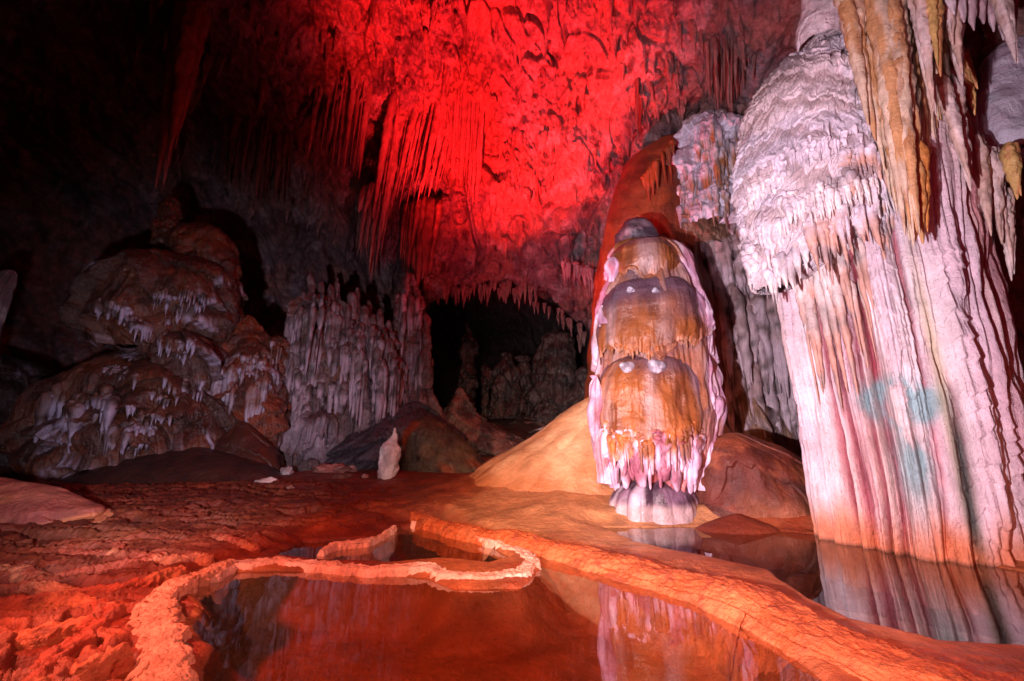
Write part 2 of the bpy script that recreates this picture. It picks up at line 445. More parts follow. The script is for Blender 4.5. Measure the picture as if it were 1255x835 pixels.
def build_shell():
    nu, nv = int(1250 * Q), int(760 * Q)
    # azimuth: dense ahead, coarse behind
    u = np.linspace(-1, 1, nu, endpoint=False); az = math.pi * (.42 * u + .58 * u ** 5)
    v = np.linspace(0, 1, nv); el = math.radians(-14) + math.radians(103.9) * v
    A, E = np.meshgrid(az, el)
    d = np.stack([np.sin(A) * np.cos(E), np.cos(A) * np.cos(E), np.sin(E)], -1).reshape(-1, 3)
    V, fr, R = shell_point(d)
    # small drips: pull scattered points straight down where the rock overhangs
    d1, _, cid = worley(st(V[:, 0] * 2.3, V[:, 1] * 2.3, 0 * R), 5, True)
    over = S(.25, .6, d[:, 2])
    sp = np.clip(1 - d1 / .42, 0, 1) ** 1.6 * (cid ** 2) * 1.2 * over
    V[:, 2] -= sp * S(.2, .6, fr + .3 * noise(V * .5, 3))
    # the low arch over the dark chamber at the back
    p = V
    px, py = proj(p)
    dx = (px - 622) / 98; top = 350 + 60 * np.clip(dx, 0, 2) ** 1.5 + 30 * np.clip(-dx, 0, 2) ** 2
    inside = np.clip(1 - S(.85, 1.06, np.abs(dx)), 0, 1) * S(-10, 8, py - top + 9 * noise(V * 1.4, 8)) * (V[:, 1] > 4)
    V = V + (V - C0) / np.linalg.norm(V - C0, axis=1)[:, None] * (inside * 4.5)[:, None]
    # colours: purple-grey to rusty rock with paler crusts
    c = rough_col(V, [.26, .17, .19], [.40, .22, .20], .35, 91)
    c = mix(c, [.46, .36, .38], S(.1, .5, fbm(V * .8, 4, 95)) * .7)
    c = mix(c, [.12, .05, .05], S(.35, .7, fbm(V * np.array([1.6, 1.6, .25]), 3, 99)) * .8)
    c = mix(c, [.30, .12, .07], S(.25, .6, noise(V * .22, 97)) * .5)
    c = mix(c, [.07, .05, .05], inside * .9)  # deep shade of the back chamber painted into its rock colour
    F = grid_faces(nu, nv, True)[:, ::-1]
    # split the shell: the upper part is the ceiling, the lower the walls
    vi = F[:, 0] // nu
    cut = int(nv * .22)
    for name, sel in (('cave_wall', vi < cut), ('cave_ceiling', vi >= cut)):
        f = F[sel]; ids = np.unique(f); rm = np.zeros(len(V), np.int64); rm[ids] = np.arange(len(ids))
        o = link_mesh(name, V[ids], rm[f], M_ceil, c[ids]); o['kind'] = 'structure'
build_shell()
print('shell', time.time() - T0)

# ------------------------------------------------------------------ ground sheet
def build_ground():
    nu, nv = int(1150 * Q), int(980 * Q)
    az = np.linspace(-1.25, 1.2, nu); r = .7 * (34 / .7) ** np.linspace(0, 1, nv)
    A, R = np.meshgrid(az, r); X = R * np.sin(A); Y = R * np.cos(A) - .3
    Z = ground(X, Y)
    V = np.stack([X, Y, Z], -1).reshape(-1, 3)
    p = st(V[:, 0], V[:, 1], 0 * V[:, 0])
    D = np.hypot(V[:, 0], V[:, 1])
    c = rough_col(p, [.40, .115, .05], [.50, .19, .085], .7, 101)
    c = mix(c, [.60, .36, .20], S(-.1, .5, 1 - np.hypot((V[:, 0] - 1.5) / 3.4, (V[:, 1] - 8.4) / 3.2) + .3 * fbm(p * .8, 3, 105)) * .85)   # pale silt round the mound
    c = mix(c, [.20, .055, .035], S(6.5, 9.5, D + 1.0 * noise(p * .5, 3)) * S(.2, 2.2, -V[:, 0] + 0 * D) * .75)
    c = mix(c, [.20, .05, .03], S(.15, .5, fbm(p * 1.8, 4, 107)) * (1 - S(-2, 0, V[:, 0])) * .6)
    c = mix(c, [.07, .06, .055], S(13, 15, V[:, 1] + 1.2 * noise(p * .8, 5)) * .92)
    c = mix(c, [.42, .36, .34], S(.35, .6, fbm(p * 1.9, 4, 119)) * S(13.5, 15, V[:, 1]) * .6)
    # pool beds
    sm_ = sdist(POOL_MAIN, V[:, 0], V[:, 1])
    gx = G(290, 790)[0]
    silt = S(-.05, .12, (gx + .10) - V[:, 0] + .28 * fbm(p * 1.1, 3, 111) - .25 * (V[:, 1] - 3.6))
    bed = mix(np.array([.50, .17, .075]), [.13, .125, .07], silt * .9)
    bed = mix(bed, [.36, .10, .04], S(0, .5, fbm(p * st(.8, 2, 1), 4, 113)) * .5 * (1 - silt))
    c = mix(c, bed, S(.0, .2, sm_))
    c = mix(c, [.15, .13, .10], S(.0, .15, sdist(POOL_INNER, V[:, 0], V[:, 1])) * .9)
    c = mix(c, [.10, .035, .02], S(.0, .2, sdist(POOL_UP, V[:, 0], V[:, 1])))
    low = (1 - S(.0, .05, V[:, 2])) * (1 - S(-1.8, -1.2, V[:, 0])) * (D < 8) * (sm_ < -.1)
    c = mix(c, [.13, .12, .09], low)
    lf = (1 - S(-1.9, -1.2, V[:, 0])) * (1 - S(7, 9, D)) * (sm_ < 0)
    c = mix(c, [.30, .055, .028], lf * .85)
    c = mix(c, [.56, .20, .11], S(.07, .13, V[:, 2] - .05 * S(4, 6, D) + .02 * noise(p * 3, 121)) * lf * .55)
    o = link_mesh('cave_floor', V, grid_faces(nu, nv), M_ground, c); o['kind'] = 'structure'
build_ground()

def flat_sheet(name, poly, z, kind='structure'):
    q = np.array([[x, y, z] for x, y in poly])
    ar = np.sum(q[:, 0] * np.roll(q[:, 1], -1) - q[:, 1] * np.roll(q[:, 0], -1))
    if ar < 0: q = q[::-1]
    me = bpy.data.meshes.new(name)
    me.from_pydata([tuple(v) for v in q], [], [list(range(len(q)))]); me.update(); me.materials.append(M_water)
    o = bpy.data.objects.new(name, me); COL.objects.link(o); o['kind'] = kind; return o
flat_sheet('pool_water', [(-9, .2), (5, .2), (5, 3.0), (3.2, 4.2), (2.0, 4.9), (1.0, 5.6), (.2, 6.5), (-.3, 7.6), (-9, 7.6)], 0.0)
up = POOL_UP
cen = up.mean(0)
flat_sheet('upper_pool_water', [tuple(G(a, b, .055)) for a, b in
    [(700, 636), (870, 630), (1040, 636), (1255, 668), (1800, 700), (1900, 900), (1400, 832), (1255, 812), (1150, 796), (1080, 782), (1030, 765), (985, 742), (935, 712), (860, 692), (780, 674), (720, 655)]], .055)
print('ground', time.time() - T0)

# ------------------------------------------------------------------ rimstone dams
def dam(name, pts, top, label, cols, mat=M_rim, nw=70, ds=.018, base=-.35, steep=5, knob=.02, hemw=.06, pale=.5):
    pts = np.array(pts, float); c = G(pts[:, 0], pts[:, 1], top * .6); w = pts[:, 2] * (.58 if len(pts) > 4 and pts[:, 2].max() < .3 else 1)
    seg = np.r_[0, np.cumsum(np.linalg.norm(np.diff(c, axis=0), axis=1))]
    n = int(seg[-1] / ds); t = np.linspace(0, seg[-1], n)
    k = max(3, int(.12 / ds))
    cx = smooth1(np.interp(t, seg, c[:, 0]), k); cy = smooth1(np.interp(t, seg, c[:, 1]), k); ww = smooth1(np.interp(t, seg, w), k)
    tx = np.gradient(cx); ty = np.gradient(cy); l = np.hypot(tx, ty) + 1e-9; nx = -ty / l; ny = tx / l
    q1 = st(t, 0 * t, 0 * t)
    wl = ww * (1 + .3 * noise(q1 * 1.6, 1)) + hemw * ridged(q1 * 4.5, 3, 2) * .8; wr = ww * (1 + .3 * noise(q1 * 1.6, 5)) + hemw * ridged(q1 * 4.5, 3, 6) * .8
    v = np.linspace(-1, 1, nw); v = np.sign(v) * np.abs(v) ** .8
    Vv, T = np.meshgrid(v, np.arange(n))
    W = np.where(Vv < 0, wl[:, None], wr[:, None])
    prof = 1 - np.abs(Vv) ** steep
    tf = t[:, None] + 0 * Vv
    endf = np.minimum(S(0, .12, tf), S(0, .12, seg[-1] - tf))
    hh = (top * (1 + .25 * noise(st(tf, 0 * tf, 0 * tf).reshape(-1, 3) * 1.3, 9).reshape(tf.shape)) - base) * prof * endf + base
    X = cx[:, None] + nx[:, None] * Vv * W; Y = cy[:, None] + ny[:, None] * Vv * W
    V = np.stack([X, Y, hh], -1).reshape(-1, 3)
    kn = knob * (ridged(V * 9, 3, 13)) + knob * .6 * fbm(V * 30, 2, 14)
    sc_ = np.sin(np.abs(Vv.ravel()) * math.pi / 2)
    V[:, 2] += kn * (1 - sc_ ** 4) * .9 - .02 * (np.abs(Vv.ravel()) < .55) * ridged(V * 1.7, 2, 15)
    V[:, 0] += kn * sc_ * np.sign(Vv.ravel()) * np.repeat(nx, nw); V[:, 1] += kn * sc_ * np.sign(Vv.ravel()) * np.repeat(ny, nw)
    col = rough_col(V, cols[0], cols[1], 2.2, 17)
    col = mix(col, cols[2], S(.25, .7, fbm(V * 5, 3, 18)) * .6)
    o = single(name, V, grid_faces(nw, n), mat, col, label, 'rimstone dam')
    o['group'] = 'rimstone dams round the pools'
    return o

PK = ([.86, .58, .50], [.80, .46, .36], [.62, .30, .22])
OR = ([.62, .22, .09], [.56, .17, .06], [.36, .09, .04])
dam('rimstone_dam', [(500, 630, .20), (560, 648, .26), (640, 662, .32), (720, 678, .38), (800, 698, .42), (880, 718, .46), (950, 742, .50), (1010, 776, .50), (1080, 808, .50), (1160, 836, .52), (1255, 870, .55), (1400, 920, .6), (1600, 1000, .6)],
    .18, 'long broad orange dam sweeping from the mound to the lower right corner of the pool', OR, M_rim, nw=150, ds=.02, steep=2.8, knob=.014)
dam('rimstone_dam', [(250, 712, .10), (280, 694, .13), (340, 688, .15), (400, 694, .13), (460, 699, .12), (525, 696, .12), (548, 706, .13), (600, 708, .13), (640, 702, .13), (655, 688, .12), (640, 676, .11), (600, 664, .11), (565, 652, .10), (535, 642, .09), (500, 640, .08)],
    .085, 'pale pink winding dam that hooks round the small grey pool in the middle', PK, M_rim, ds=.012, steep=7, knob=.014)
dam('rimstone_dam', [(388, 678, .07), (410, 668, .10), (450, 664, .12), (470, 655, .10), (486, 645, .07)],
    .10, 'short knobbly pale dam crossing the small grey pool', PK, M_rim, ds=.01, steep=4, knob=.014, hemw=.04)
dam('rimstone_dam', [(165, 960, .26), (195, 845, .20), (203, 812, .19), (205, 790, .14), (192, 770, .18), (192, 755, .24), (190, 742, .17), (205, 728, .09), (225, 716, .07), (245, 706, .08), (268, 696, .08), (290, 686, .07)],
    .14, 'widest pale peach dam with a ragged edge in the lower left foreground', ([.80, .46, .34], [.74, .40, .28], [.62, .26, .18]), M_rim, ds=.01, nw=110, steep=6, knob=.016, hemw=.10)
RR = ([.62, .24, .13], [.50, .13, .07], [.34, .08, .05])
for pts, lab in (([(-60, 712, .07), (0, 700, .09), (60, 712, .08), (120, 700, .09), (175, 690, .08), (215, 678, .05)], 'thin red rim meandering across the left terraces'),
                 ([(-60, 752, .10), (20, 742, .16), (80, 735, .16), (130, 748, .12), (150, 758, .08)], 'thick rough red rim bulging at the left edge of the frame'),
                 ([(30, 860, .07), (60, 812, .08), (110, 790, .07), (140, 782, .06)], 'small crooked red rim in the bottom left corner'),
                 ([(100, 668, .05), (150, 672, .06), (200, 664, .06), (215, 655, .06), (260, 662, .05), (310, 672, .06), (330, 670, .05)], 'low scalloped rim below the knobbly brown apron'),
                 ([(-40, 790, .05), (20, 784, .06), (60, 778, .05), (100, 772, .05), (140, 776, .05)], 'thin red rim just below the rough bulging one'),
                 ([(60, 835, .06), (110, 820, .06), (150, 800, .05), (170, 790, .05)], 'short red rim joining the wide peach dam near the bottom'),
                 ([(-40, 728, .04), (30, 724, .05), (90, 728, .05), (150, 722, .05), (200, 708, .05), (240, 698, .04)], 'wavy rim running from the left edge to the bend of the peach dam'),
                 ([(120, 668, .04), (160, 682, .05), (210, 690, .05), (240, 684, .04), (262, 690, .04)], 'small looping rim just behind the bend of the pale pink dam'),
                 ([(-40, 668, .06), (40, 676, .06), (110, 682, .07), (150, 684, .05)], 'narrow wavy rim below the striped boulder')):
    dam('rimstone_dam', pts, .17, lab, RR, M_rim, ds=.014, nw=50, steep=3.5, knob=.025, hemw=.06)
print('dams', time.time() - T0)

# ------------------------------------------------------------------ central stalagmite
def pick(V, px, py, r=4):
    a, b = proj(V); m = np.hypot(a - px, b - py) < r; q = V[m]; return q[q[:, 1].argmin()]

def stalagmite():
    Y = 8.7
    root = empty('stalagmite', P(800, 640, Y), 'tall brown and lilac stalagmite of stacked bells standing on a pedestal in the middle', 'stalagmite')
    def sidecol(V, seed):
        c = rough_col(V * np.array([2, 2, .7]), [.74, .60, .70], [.58, .38, .50], 1.6, seed)
        return mix(c, [.34, .12, .16], S(.2, .55, noise(V * np.array([2.6, 2.6, 1.2]), seed + 8)) * .7)
    # the pale lumpy body that carries the bells
    def d0(e):
        s, z = e['s'], e['z']
        t, fr, _ = tiers(s, z, 1.15, .13, 7, warp=1.2, ws=.8, jag=.2, jf=5); e['fr'] = fr
        return t + .05 * flutes(s, z, 2.6, 3) + .025 * flutes(s, z, 7, 4) + .14 * fbm(st(s * 1.3, z * .8, 0 * s), 3, 5)
    V, F, e = mass([(598, 752, 866), (585, 744, 874), (560, 733, 880), (530, 728, 882), (500, 724, 880), (460, 725, 880), (430, 729, 876), (405, 733, 871), (385, 733, 866), (365, 737, 858),
                    (345, 743, 850), (322, 744, 845), (305, 746, 836), (296, 752, 822), (290, 762, 806)], Y, .75, 560, 560, d0, ext=.0, sm=.02, capk=.8)
    c = sidecol(V, 11); c = mix(c, [.42, .17, .08], S(.1, .45, noise(V * .8, 12)) * .6)
    fr_ = 1 - S(.75, 1.15, np.abs(e['ph']) + .3 * noise(V * 1.3, 15))
    c = mix(c, mix([.38, .155, .06], [.34, .20, .16], S(-.1, .3, noise(V * np.array([2, 2, .6]), 16))), fr_ * .85)
    c = mix(c, GREYP, (1 - S(.0, .35, e['fr'])) * .45)
    link_mesh('body', V, F, M_fringe, c, root)
    hems = []
    def bell(name, rows, seed, greytop, yo, ratio=.8, nz=330, grey=.85, fk=1.0):
        def disp(e):
            s, z = e['s'], e['z']
            hem = S(e['zb'] + .30, e['zb'], z)
            return .15 * fbm(st(s * .8, z * .6, 0 * s + seed), 3, seed) + .02 * fbm(st(s * 7, z * 1.2, 0 * s), 3, seed + 3) + .05 * fk * flutes(s, z, 6, seed) * hem - .05 * hem
        V, F, e = mass(rows, Y + yo, ratio, 460, nz, disp, ext=.0, sm=.03, capk=1.0)
        u = (e['z'] - e['zb']) / (e['ztop'] - e['zb'])
        V[:, 2] -= (.10 * noise(st(e['s'] * 5, 0 * u, 0 * u + seed), 3) + .07 * noise(st(e['s'] * 13, 0 * u, 0 * u + seed), 4) + .38 * noise(st(e['s'] * .9, 0 * u, 0 * u + seed), 5)) * (1 - S(0, .25, u))
        c = rough_col(V * np.array([2.5, 2.5, .6]), [.38, .155, .06], [.26, .10, .045], 1.0, seed)
        c = mix(c, [.46, .34, .34], S(.05, .6, noise(st(e['s'] * 2.0, e['z'] * .25, 0 * u), seed + 7)) * .65)
        c = mix(c, GREYP, S(greytop - .22, greytop + .14, u + .20 * noise(V * 1.3, seed)) * grey)
        w = S(1.05, 1.5, np.abs(e['ph']) + .35 * noise(V * 1.1, seed + 2))
        c = mix(c, mix(GREYP * 1.6, [.66, .52, .62], S(-.1, .3, noise(V * np.array([1.5, 1.5, .5]), seed + 9))), w * .9)
        c = mix(c, [.62, .34, .24], S(.10, .0, u + .06 * noise(st(e['s'] * 8, 0 * u, 0 * u), 3)) * .6)
        link_mesh(name, V, F, M_mud, c, root); hems.append(V); return V
    bell('bell_tier', [(350, 758, 842), (330, 751, 843), (315, 750, 840), (303, 756, 832), (295, 768, 818), (290, 777, 808)], 5, .76, -.24)
    Vm = bell('bell_tier', [(436, 736, 856), (410, 735, 859), (385, 736, 858), (366, 741, 852), (352, 750, 840), (343, 766, 820), (338, 780, 806)], 9, .52, -.30)
    Vl = bell('lower_bell', [(545, 738, 858), (520, 733, 860), (490, 733, 858), (465, 738, 852), (446, 748, 840), (433, 765, 820), (426, 780, 806)], 13, .80, -.44, fk=1.6)
    def dc(e): return .08 * fbm(e['p'] * 1.6, 3, 8)
    V, F, e = mass([(297, 756, 808), (289, 753, 804), (280, 758, 799), (272, 764, 793), (266, 771, 786)], Y - .15, .8, 240, 120, dc, ext=.05, sm=.04, capk=.9)
    link_mesh('cap', V, F, M_mud, rough_col(V, [.22, .15, .17], [.10, .07, .09], 2.5, 8), root)
    for k, (x, y, r, VV) in enumerate(((766, 447, .15, Vl), (803, 446, .18, Vl), (772, 352, .09, Vm), (800, 354, .08, Vm))):
        c = pick(VV, x, y); u = np.linspace(0, 1, 20); a = np.linspace(0, 2 * math.pi, 28, endpoint=False)
        A, U = np.meshgrid(a, u); rr = r * np.sin(U * math.pi) ** .7 * (1 + .12 * np.sin(3 * A + k))
        V = np.stack([c[0] + rr * np.cos(A), c[1] - .02 - .45 * r * np.cos(U * math.pi), c[2] + rr * np.sin(A) * .8], -1).reshape(-1, 3)
        link_mesh('pale_stud', V, grid_faces(28, 20, True), M_calc, rough_col(V, [.56, .52, .58], [.32, .27, .32], 9, 3), root)
    def d2(e):
        return .12 * flutes(e['s'], e['z'], 3.0, 31) + .10 * fbm(st(e['s'] * 1.2, e['z'], 0 * e['s']), 3, 33)
    V, F, e = mass([(636, 764, 842), (610, 760, 848), (580, 756, 856), (550, 750, 860), (520, 750, 860)], Y - .2, .8, 360, 200, d2, ext=.1)
    link_mesh('core', V, F, M_fringe, rough_col(V, [.42, .14, .16], [.62, .30, .30], 2, 3), root)
    n = 50; ph = np.linspace(-1.9, 1.9, n)
    cx = P(797, 545, Y - .5)[0]; rx = (P(852, 545, Y)[0] - P(741, 545, Y)[0]) / 2
    parts = []
    for ring, (sc_r, zt, l0, l1, rr) in enumerate(((1.0, 533, .25, .6, .055), (.95, 538, .5, 1.0, .085), (.86, 545, .7, 1.05, .11))):
        phj = ph + rng.normal(0, .03, n)
        x = cx + rx * sc_r * np.sin(phj); y = Y - .5 - rx * sc_r * np.cos(phj) * .8
        z0 = P(797, zt, Y - 1.4)[2] + .12 * noise(st(phj * 3, 0 * ph, 0 * ph + ring), 4) + .12
        ln = l0 * .7 + (l1 - l0 * .7) * rng.random(n) ** 1.3; v, f, t = drips(x, y, z0, ln, rr * (.5 + 1.1 * rng.random(n) ** 1.5), 40 + ring, 12, 24, .28, 2.4, .7, lean=(-.10 * np.sin(phj) + rng.normal(0, .05, n), .14 * np.cos(phj)), rough=.25)
        base = mix([.52, .20, .08], [.72, .54, .66], S(.02, .35, t + .35 * noise(v * 2, 3)))
        base = mix(base, [.60, .24, .08], S(.2, .3, noise(v * np.array([1.8, 1.8, .4]), 7)) * .85)
        base = mix(base, [.30, .05, .10], S(.0, .35, noise(v * np.array([3, 3, 1.2]), 17)) * .75)
        parts.append((v, f, base))
    V, F, c = join(parts); link_mesh('drip_hem', V, F, M_fringe, c, root)
    BO = [.50, .19, .06]
    hem_on(Vm, [(740, 424), (770, 432), (800, 434), (830, 430), (850, 420)], 150, .06, .22, .028, BO, [.44, .24, .16], 71, root, band=3)
    hem_on(hems[0], [(755, 340), (780, 347), (815, 348), (836, 340)], 150, .05, .18, .026, BO, [.44, .24, .16], 73, root, band=3)
    hem_on(Vl, [(738, 533), (770, 541), (800, 543), (830, 540), (856, 529)], 130, .12, .75, .05, BO, [.74, .50, .58], 75, root, band=5, dark=.8)
    for (pxs, seed, yy) in (([(600, 852, 880), (572, 846, 882), (540, 850, 880), (505, 852, 881), (490, 857, 876), (480, 862, 872)], 61, Y - .5),
                            ([(505, 852, 879), (490, 848, 882), (455, 848, 881), (430, 852, 876)], 63, Y - .55),
                            ([(420, 846, 870), (400, 842, 873), (378, 842, 865), (362, 845, 858)], 65, Y - .5),
                            ([(560, 724, 740), (520, 720, 742), (480, 721, 740), (460, 726, 737)], 67, Y - .5),
                            ([(592, 734, 756), (575, 729, 758), (550, 727, 754), (525, 732, 748)], 68, Y - .6),
                            ([(400, 731, 746), (388, 729, 748), (374, 731, 745)], 69, Y - .4),
                            ([(345, 743, 757), (330, 741, 758), (315, 743, 756)], 70, Y - .4)):
        def d3(e, seed=seed): return .04 * flutes(e['s'], e['z'], 4.5, seed) + .16 * fbm(st(e['s'] * 2, e['z'] * 1.2, 0 * e['s']), 3, seed)
        V, F, e = mass(pxs, yy, 1.0, 150, 180, d3, ext=.0, capk=1)
        link_mesh('flank_curtain', V, F, M_fringe, sidecol(V, seed), root)
    def d4(e):
        return .07 * flutes(e['s'], e['z'], 2.0, 41) + .09 * fbm(st(e['s'] * 1.4, e['z'], 0 * e['s']), 3, 43)
    V, F, e = mass([(660, 738, 864), (642, 741, 860), (625, 743, 856), (608, 745, 853), (596, 747, 850), (588, 750, 846), (580, 758, 838)], Y - .45, .75, 420, 240, d4, ext=.3, sm=.03)
    c = rough_col(V, [.26, .17, .24], [.11, .07, .10], 2.2, 45)
    c = mix(c, [.62, .54, .64], S(.2, .5, noise(st(e['s'] * 2.2, e['z'] * .5, 0 * e['s']), 47)) * .8)
    c = mix(c, [.60, .48, .48], S(.45, .3, e['z']) * .8)
    link_mesh('pedestal', V, F, M_mud, c, root)
stalagmite()
print('stalagmite', time.time() - T0)

LAST = []
def heap(name, rows, Y, label, cat, c_a, c_b, seed=1, ratio=.9, mat=M_mud, amp=.1, lumpf=.8, tier=None, fl=None, c_tip=None, nth=420, nz=360, ext=.5, parent=None, worl=None, sm=.05, colf=None, group=None, capk=.5, front=.6):
    def disp(e):
        s, z = e['s'], e['z']
        d = amp * fbm(e['p'] * lumpf, 4, seed)
        e['fr'] = 0 * s
        if worl:
            d1, _, _ = worley(e['p'] * np.array([1, 1, worl[2] if len(worl) > 2 else 1]) * worl[0] + .25 * np.stack([noise(e['p'] * 1.5, k) for k in (1, 2, 3)], -1), seed)
            d = d + worl[1] * (1 - np.clip(d1, 0, 1.1) ** 2)
            e['w'] = d1
        if tier:
            t, fr, idx = tiers(s, z, tier[0], tier[1], seed, *tier[2:]); d = d + t; e['fr'] = fr
        if fl: 
            e['fl'] = flutes(s, z, fl[0], seed + 2); d = d + fl[1] * e['fl'] * (1 if not tier else S(.2, .7, e['fr']))
        return d
    V, F, e = mass(rows, Y, ratio, nth, nz, disp, ext=ext, sm=sm, capk=capk, front=front)
    LAST.append(V)
    c = rough_col(V, c_a, c_b, 1.3, seed)
    if c_tip is not None:
        c = mix(c, c_tip, S(.55, .9, e['fr'] + .25 * noise(V * 2.5, seed)) * S(-.25, .25, noise(V * .7, seed + 4) + .05))
    if colf: c = colf(V, e, c)
    if parent is not None: return link_mesh(name, V, F, mat, c, parent)
    return single(name, V, F, mat, c, label, cat, group)

# ------------------------------------------------------------------ mound under the stalagmite
heap('flowstone_mound', [(640, 500, 930), (615, 525, 930), (600, 545, 925), (585, 570, 920), (570, 588, 912), (558, 606, 905), (546, 630, 902), (530, 650, 900), (508, 668, 895), (492, 682, 888), (478, 696, 878), (468, 708, 865), (460, 728, 850)],
     10.4, 'smooth pale tan mound swelling up behind the left of the tall stalagmite', 'mound', [.70, .50, .32], [.62, .40, .24], 71, .42, M_smooth, .14, .5, ext=.8, sm=.10, capk=1, fl=(.5, .05), colf=lambda V, e, c: mix(mix(c, [.50, .22, .10], S(1.3, .5, V[:, 2] + .4 * noise(V * .8, 7)) * .8), [.44, .20, .10], S(.1, .5, noise(st(e['s'] * 1.2, e['z'] * .4, 0 * e['s']), 8)) * .5))
def cmr(V, e, c):
    n = noise(st(V[:, 0] * .6, V[:, 1] * .6, V[:, 2] * 5 + V[:, 0] * 1.6), 75); c = mix(c, [.12, .04, .03], S(.0, .4, n) * .7)
    return mix(c, [.50, .24, .13], S(-.1, .4, noise(V * .6, 76)) * .5)
heap('flowstone_mound', [(690, 820, 1085), (672, 826, 1066), (650, 835, 1050), (625, 845, 1036), (600, 850, 1020), (580, 855, 1006), (562, 858, 985), (548, 862, 962), (538, 866, 942), (530, 872, 925)],
     8.2, 'red brown sloping mound between the tall stalagmite and the giant pale column', 'mound', [.34, .12, .065], [.20, .06, .04], 72, .5, M_ground, .20, .6, ext=.5, colf=cmr, capk=.6, tier=(.7, .07, 1.2, .5, .2, 3), sm=.08)
heap('flowstone_mound', [(664, 842, 968), (655, 846, 962), (645, 856, 950), (636, 872, 930), (630, 888, 912)],
     7.35, 'low dark red hump at the water edge right of the pedestal', 'mound', [.34, .10, .05], [.28, .08, .045], 73, .5, M_smooth, .05, .9, nth=260, nz=140, ext=.3, capk=1)

# ------------------------------------------------------------------ rear brown dome and organ-pipe wall
def cdome(V, e, c):
    c = mix(c, [.16, .04, .035], S(.15, .6, noise(V * np.array([.7, .7, .2]), 4)) * .6)
    return mix(c, [.30, .11, .05], S(.1, .4, noise(st(e['s'] * 4, e['z'] * .4, 0 * e['s']), 5)) * .5)
heap('flowstone_column', [(560, 716, 890), (480, 716, 885), (420, 719, 880), (340, 727, 872), (280, 737, 862), (240, 746, 856), (215, 758, 850), (198, 772, 848), (184, 790, 845), (172, 808, 842), (165, 822, 838)],
     11.6, 'smooth orange brown column rising behind the tall stalagmite', 'column', [.36, .115, .055], [.28, .085, .045], 81, .55, M_smooth, .22, .35, fl=(1.2, .05), colf=cdome, capk=.7)
def cpipe(V, e, c):
    hi = S(7.0, 8.6, e['z'] + .8 * noise(V * .7, 9))
    c = mix(c, [.66, .60, .66], hi * S(-.2, .3, noise(V * 1.1, 10)) * .95)
    c = mix(c, [.40, .22, .10], S(.15, .5, noise(st(e['s'] * 2.5, e['z'] * .3, 0 * e['s']), 12)) * .55)
    c = mix(c, [.08, .04, .045], S(.1, .8, -e['fl']) * .9)
    return mix(c, [.62, .52, .56], S(.7, .95, e['fr']) * .5)
root = empty('organ_pipe_wall', P(910, 545, 11.6), 'grey brown fluted wall like organ pipes between the brown column and the giant pale column', 'flowstone wall')
heap('pipe_body', [(560, 858, 1010), (500, 850, 1000), (440, 842, 990), (390, 838, 985), (330, 832, 978), (280, 828, 972), (230, 822, 966), (190, 825, 960), (160, 832, 955), (145, 845, 945)],
     11.9, None, None, [.44, .33, .33], [.28, .17, .14], 83, .5, M_calc, .25, .5, tier=(2.1, .40, 1.0, .5, .12, 3.5), fl=(2.4, .34), colf=cpipe, parent=root, nth=620, nz=560, capk=.6)
heap('white_crust', [(262, 822, 905), (240, 816, 912), (215, 814, 915), (190, 822, 915), (165, 835, 912), (150, 850, 905), (140, 870, 895)],
     11.0, None, None, [.66, .60, .68], [.50, .40, .46], 84, .5, M_fringe, .30, 1.1, tier=(1.0, .25, 1.0, .8, .25, 5), fl=(3, .08), parent=root, nth=420, nz=280, capk=.8)
heap('ledge', [(300, 812, 900), (285, 806, 905), (270, 812, 900), (262, 830, 880)], 11.3, None, None, [.28, .17, .12], [.20, .11, .08], 85, .5, M_fringe, .22, 1.2, tier=(.6, .2), parent=root, nth=300, nz=160, ext=.1)
def fringe(name, pts, Y, n, l0, l1, r, c0, c1, seed, parent=None, label=None, cat=None, mat=M_fringe, lean=None, power=1.3, yj=.12, wob=.3, group=None, rows_=1, top=.12, yslope=None):
    """a row of fused drips whose tops follow a line of the photo"""
    pts = np.array(pts, float); seg = np.r_[0, np.cumsum(np.hypot(*np.diff(pts[:, :2], axis=0).T))]
    rg = np.random.default_rng(seed); parts = []
    for k in range(rows_):
        t = (np.linspace(0, seg[-1], n) + rg.normal(0, seg[-1] / n * .3, n)).clip(0, seg[-1])
        Yv = np.full(n, float(Y)) if yslope is None else np.interp(t, [0, seg[-1]], yslope)
        a = P(np.interp(t, seg, pts[:, 0]), np.interp(t, seg, pts[:, 1]), Yv)
        lm = np.interp(t, seg, pts[:, 2]) if pts.shape[1] > 2 else 1.0
        ln = (l0 * (.4 + .6 * rg.random(n)) + (l1 - l0) * 1.15 * rg.random(n) ** 2.4) * lm
        v, f, tt = drips(a[:, 0], a[:, 1] + rg.normal(0, yj, n) + k * yj, a[:, 2] + top, ln + top, r * (.45 + 1.2 * rg.random(n) ** 1.5), seed + k, 10, 18, .1, power, wob, lean=lean, rough=.15)
        c = mix(c0, c1, S(.1, .8, tt + .5 * noise(v * 2, seed)))
        c = mix(c, np.asarray(c0) * .6, S(.2, .5, noise(v * 3.1, seed + 2)) * .5)
        parts.append((v, f, c))
    V, F, c = join(parts)
    if parent is not None: return link_mesh(name, V, F, mat, c, parent)
    return single(name, V, F, mat, c, label, cat, group)
V = LAST[-3]
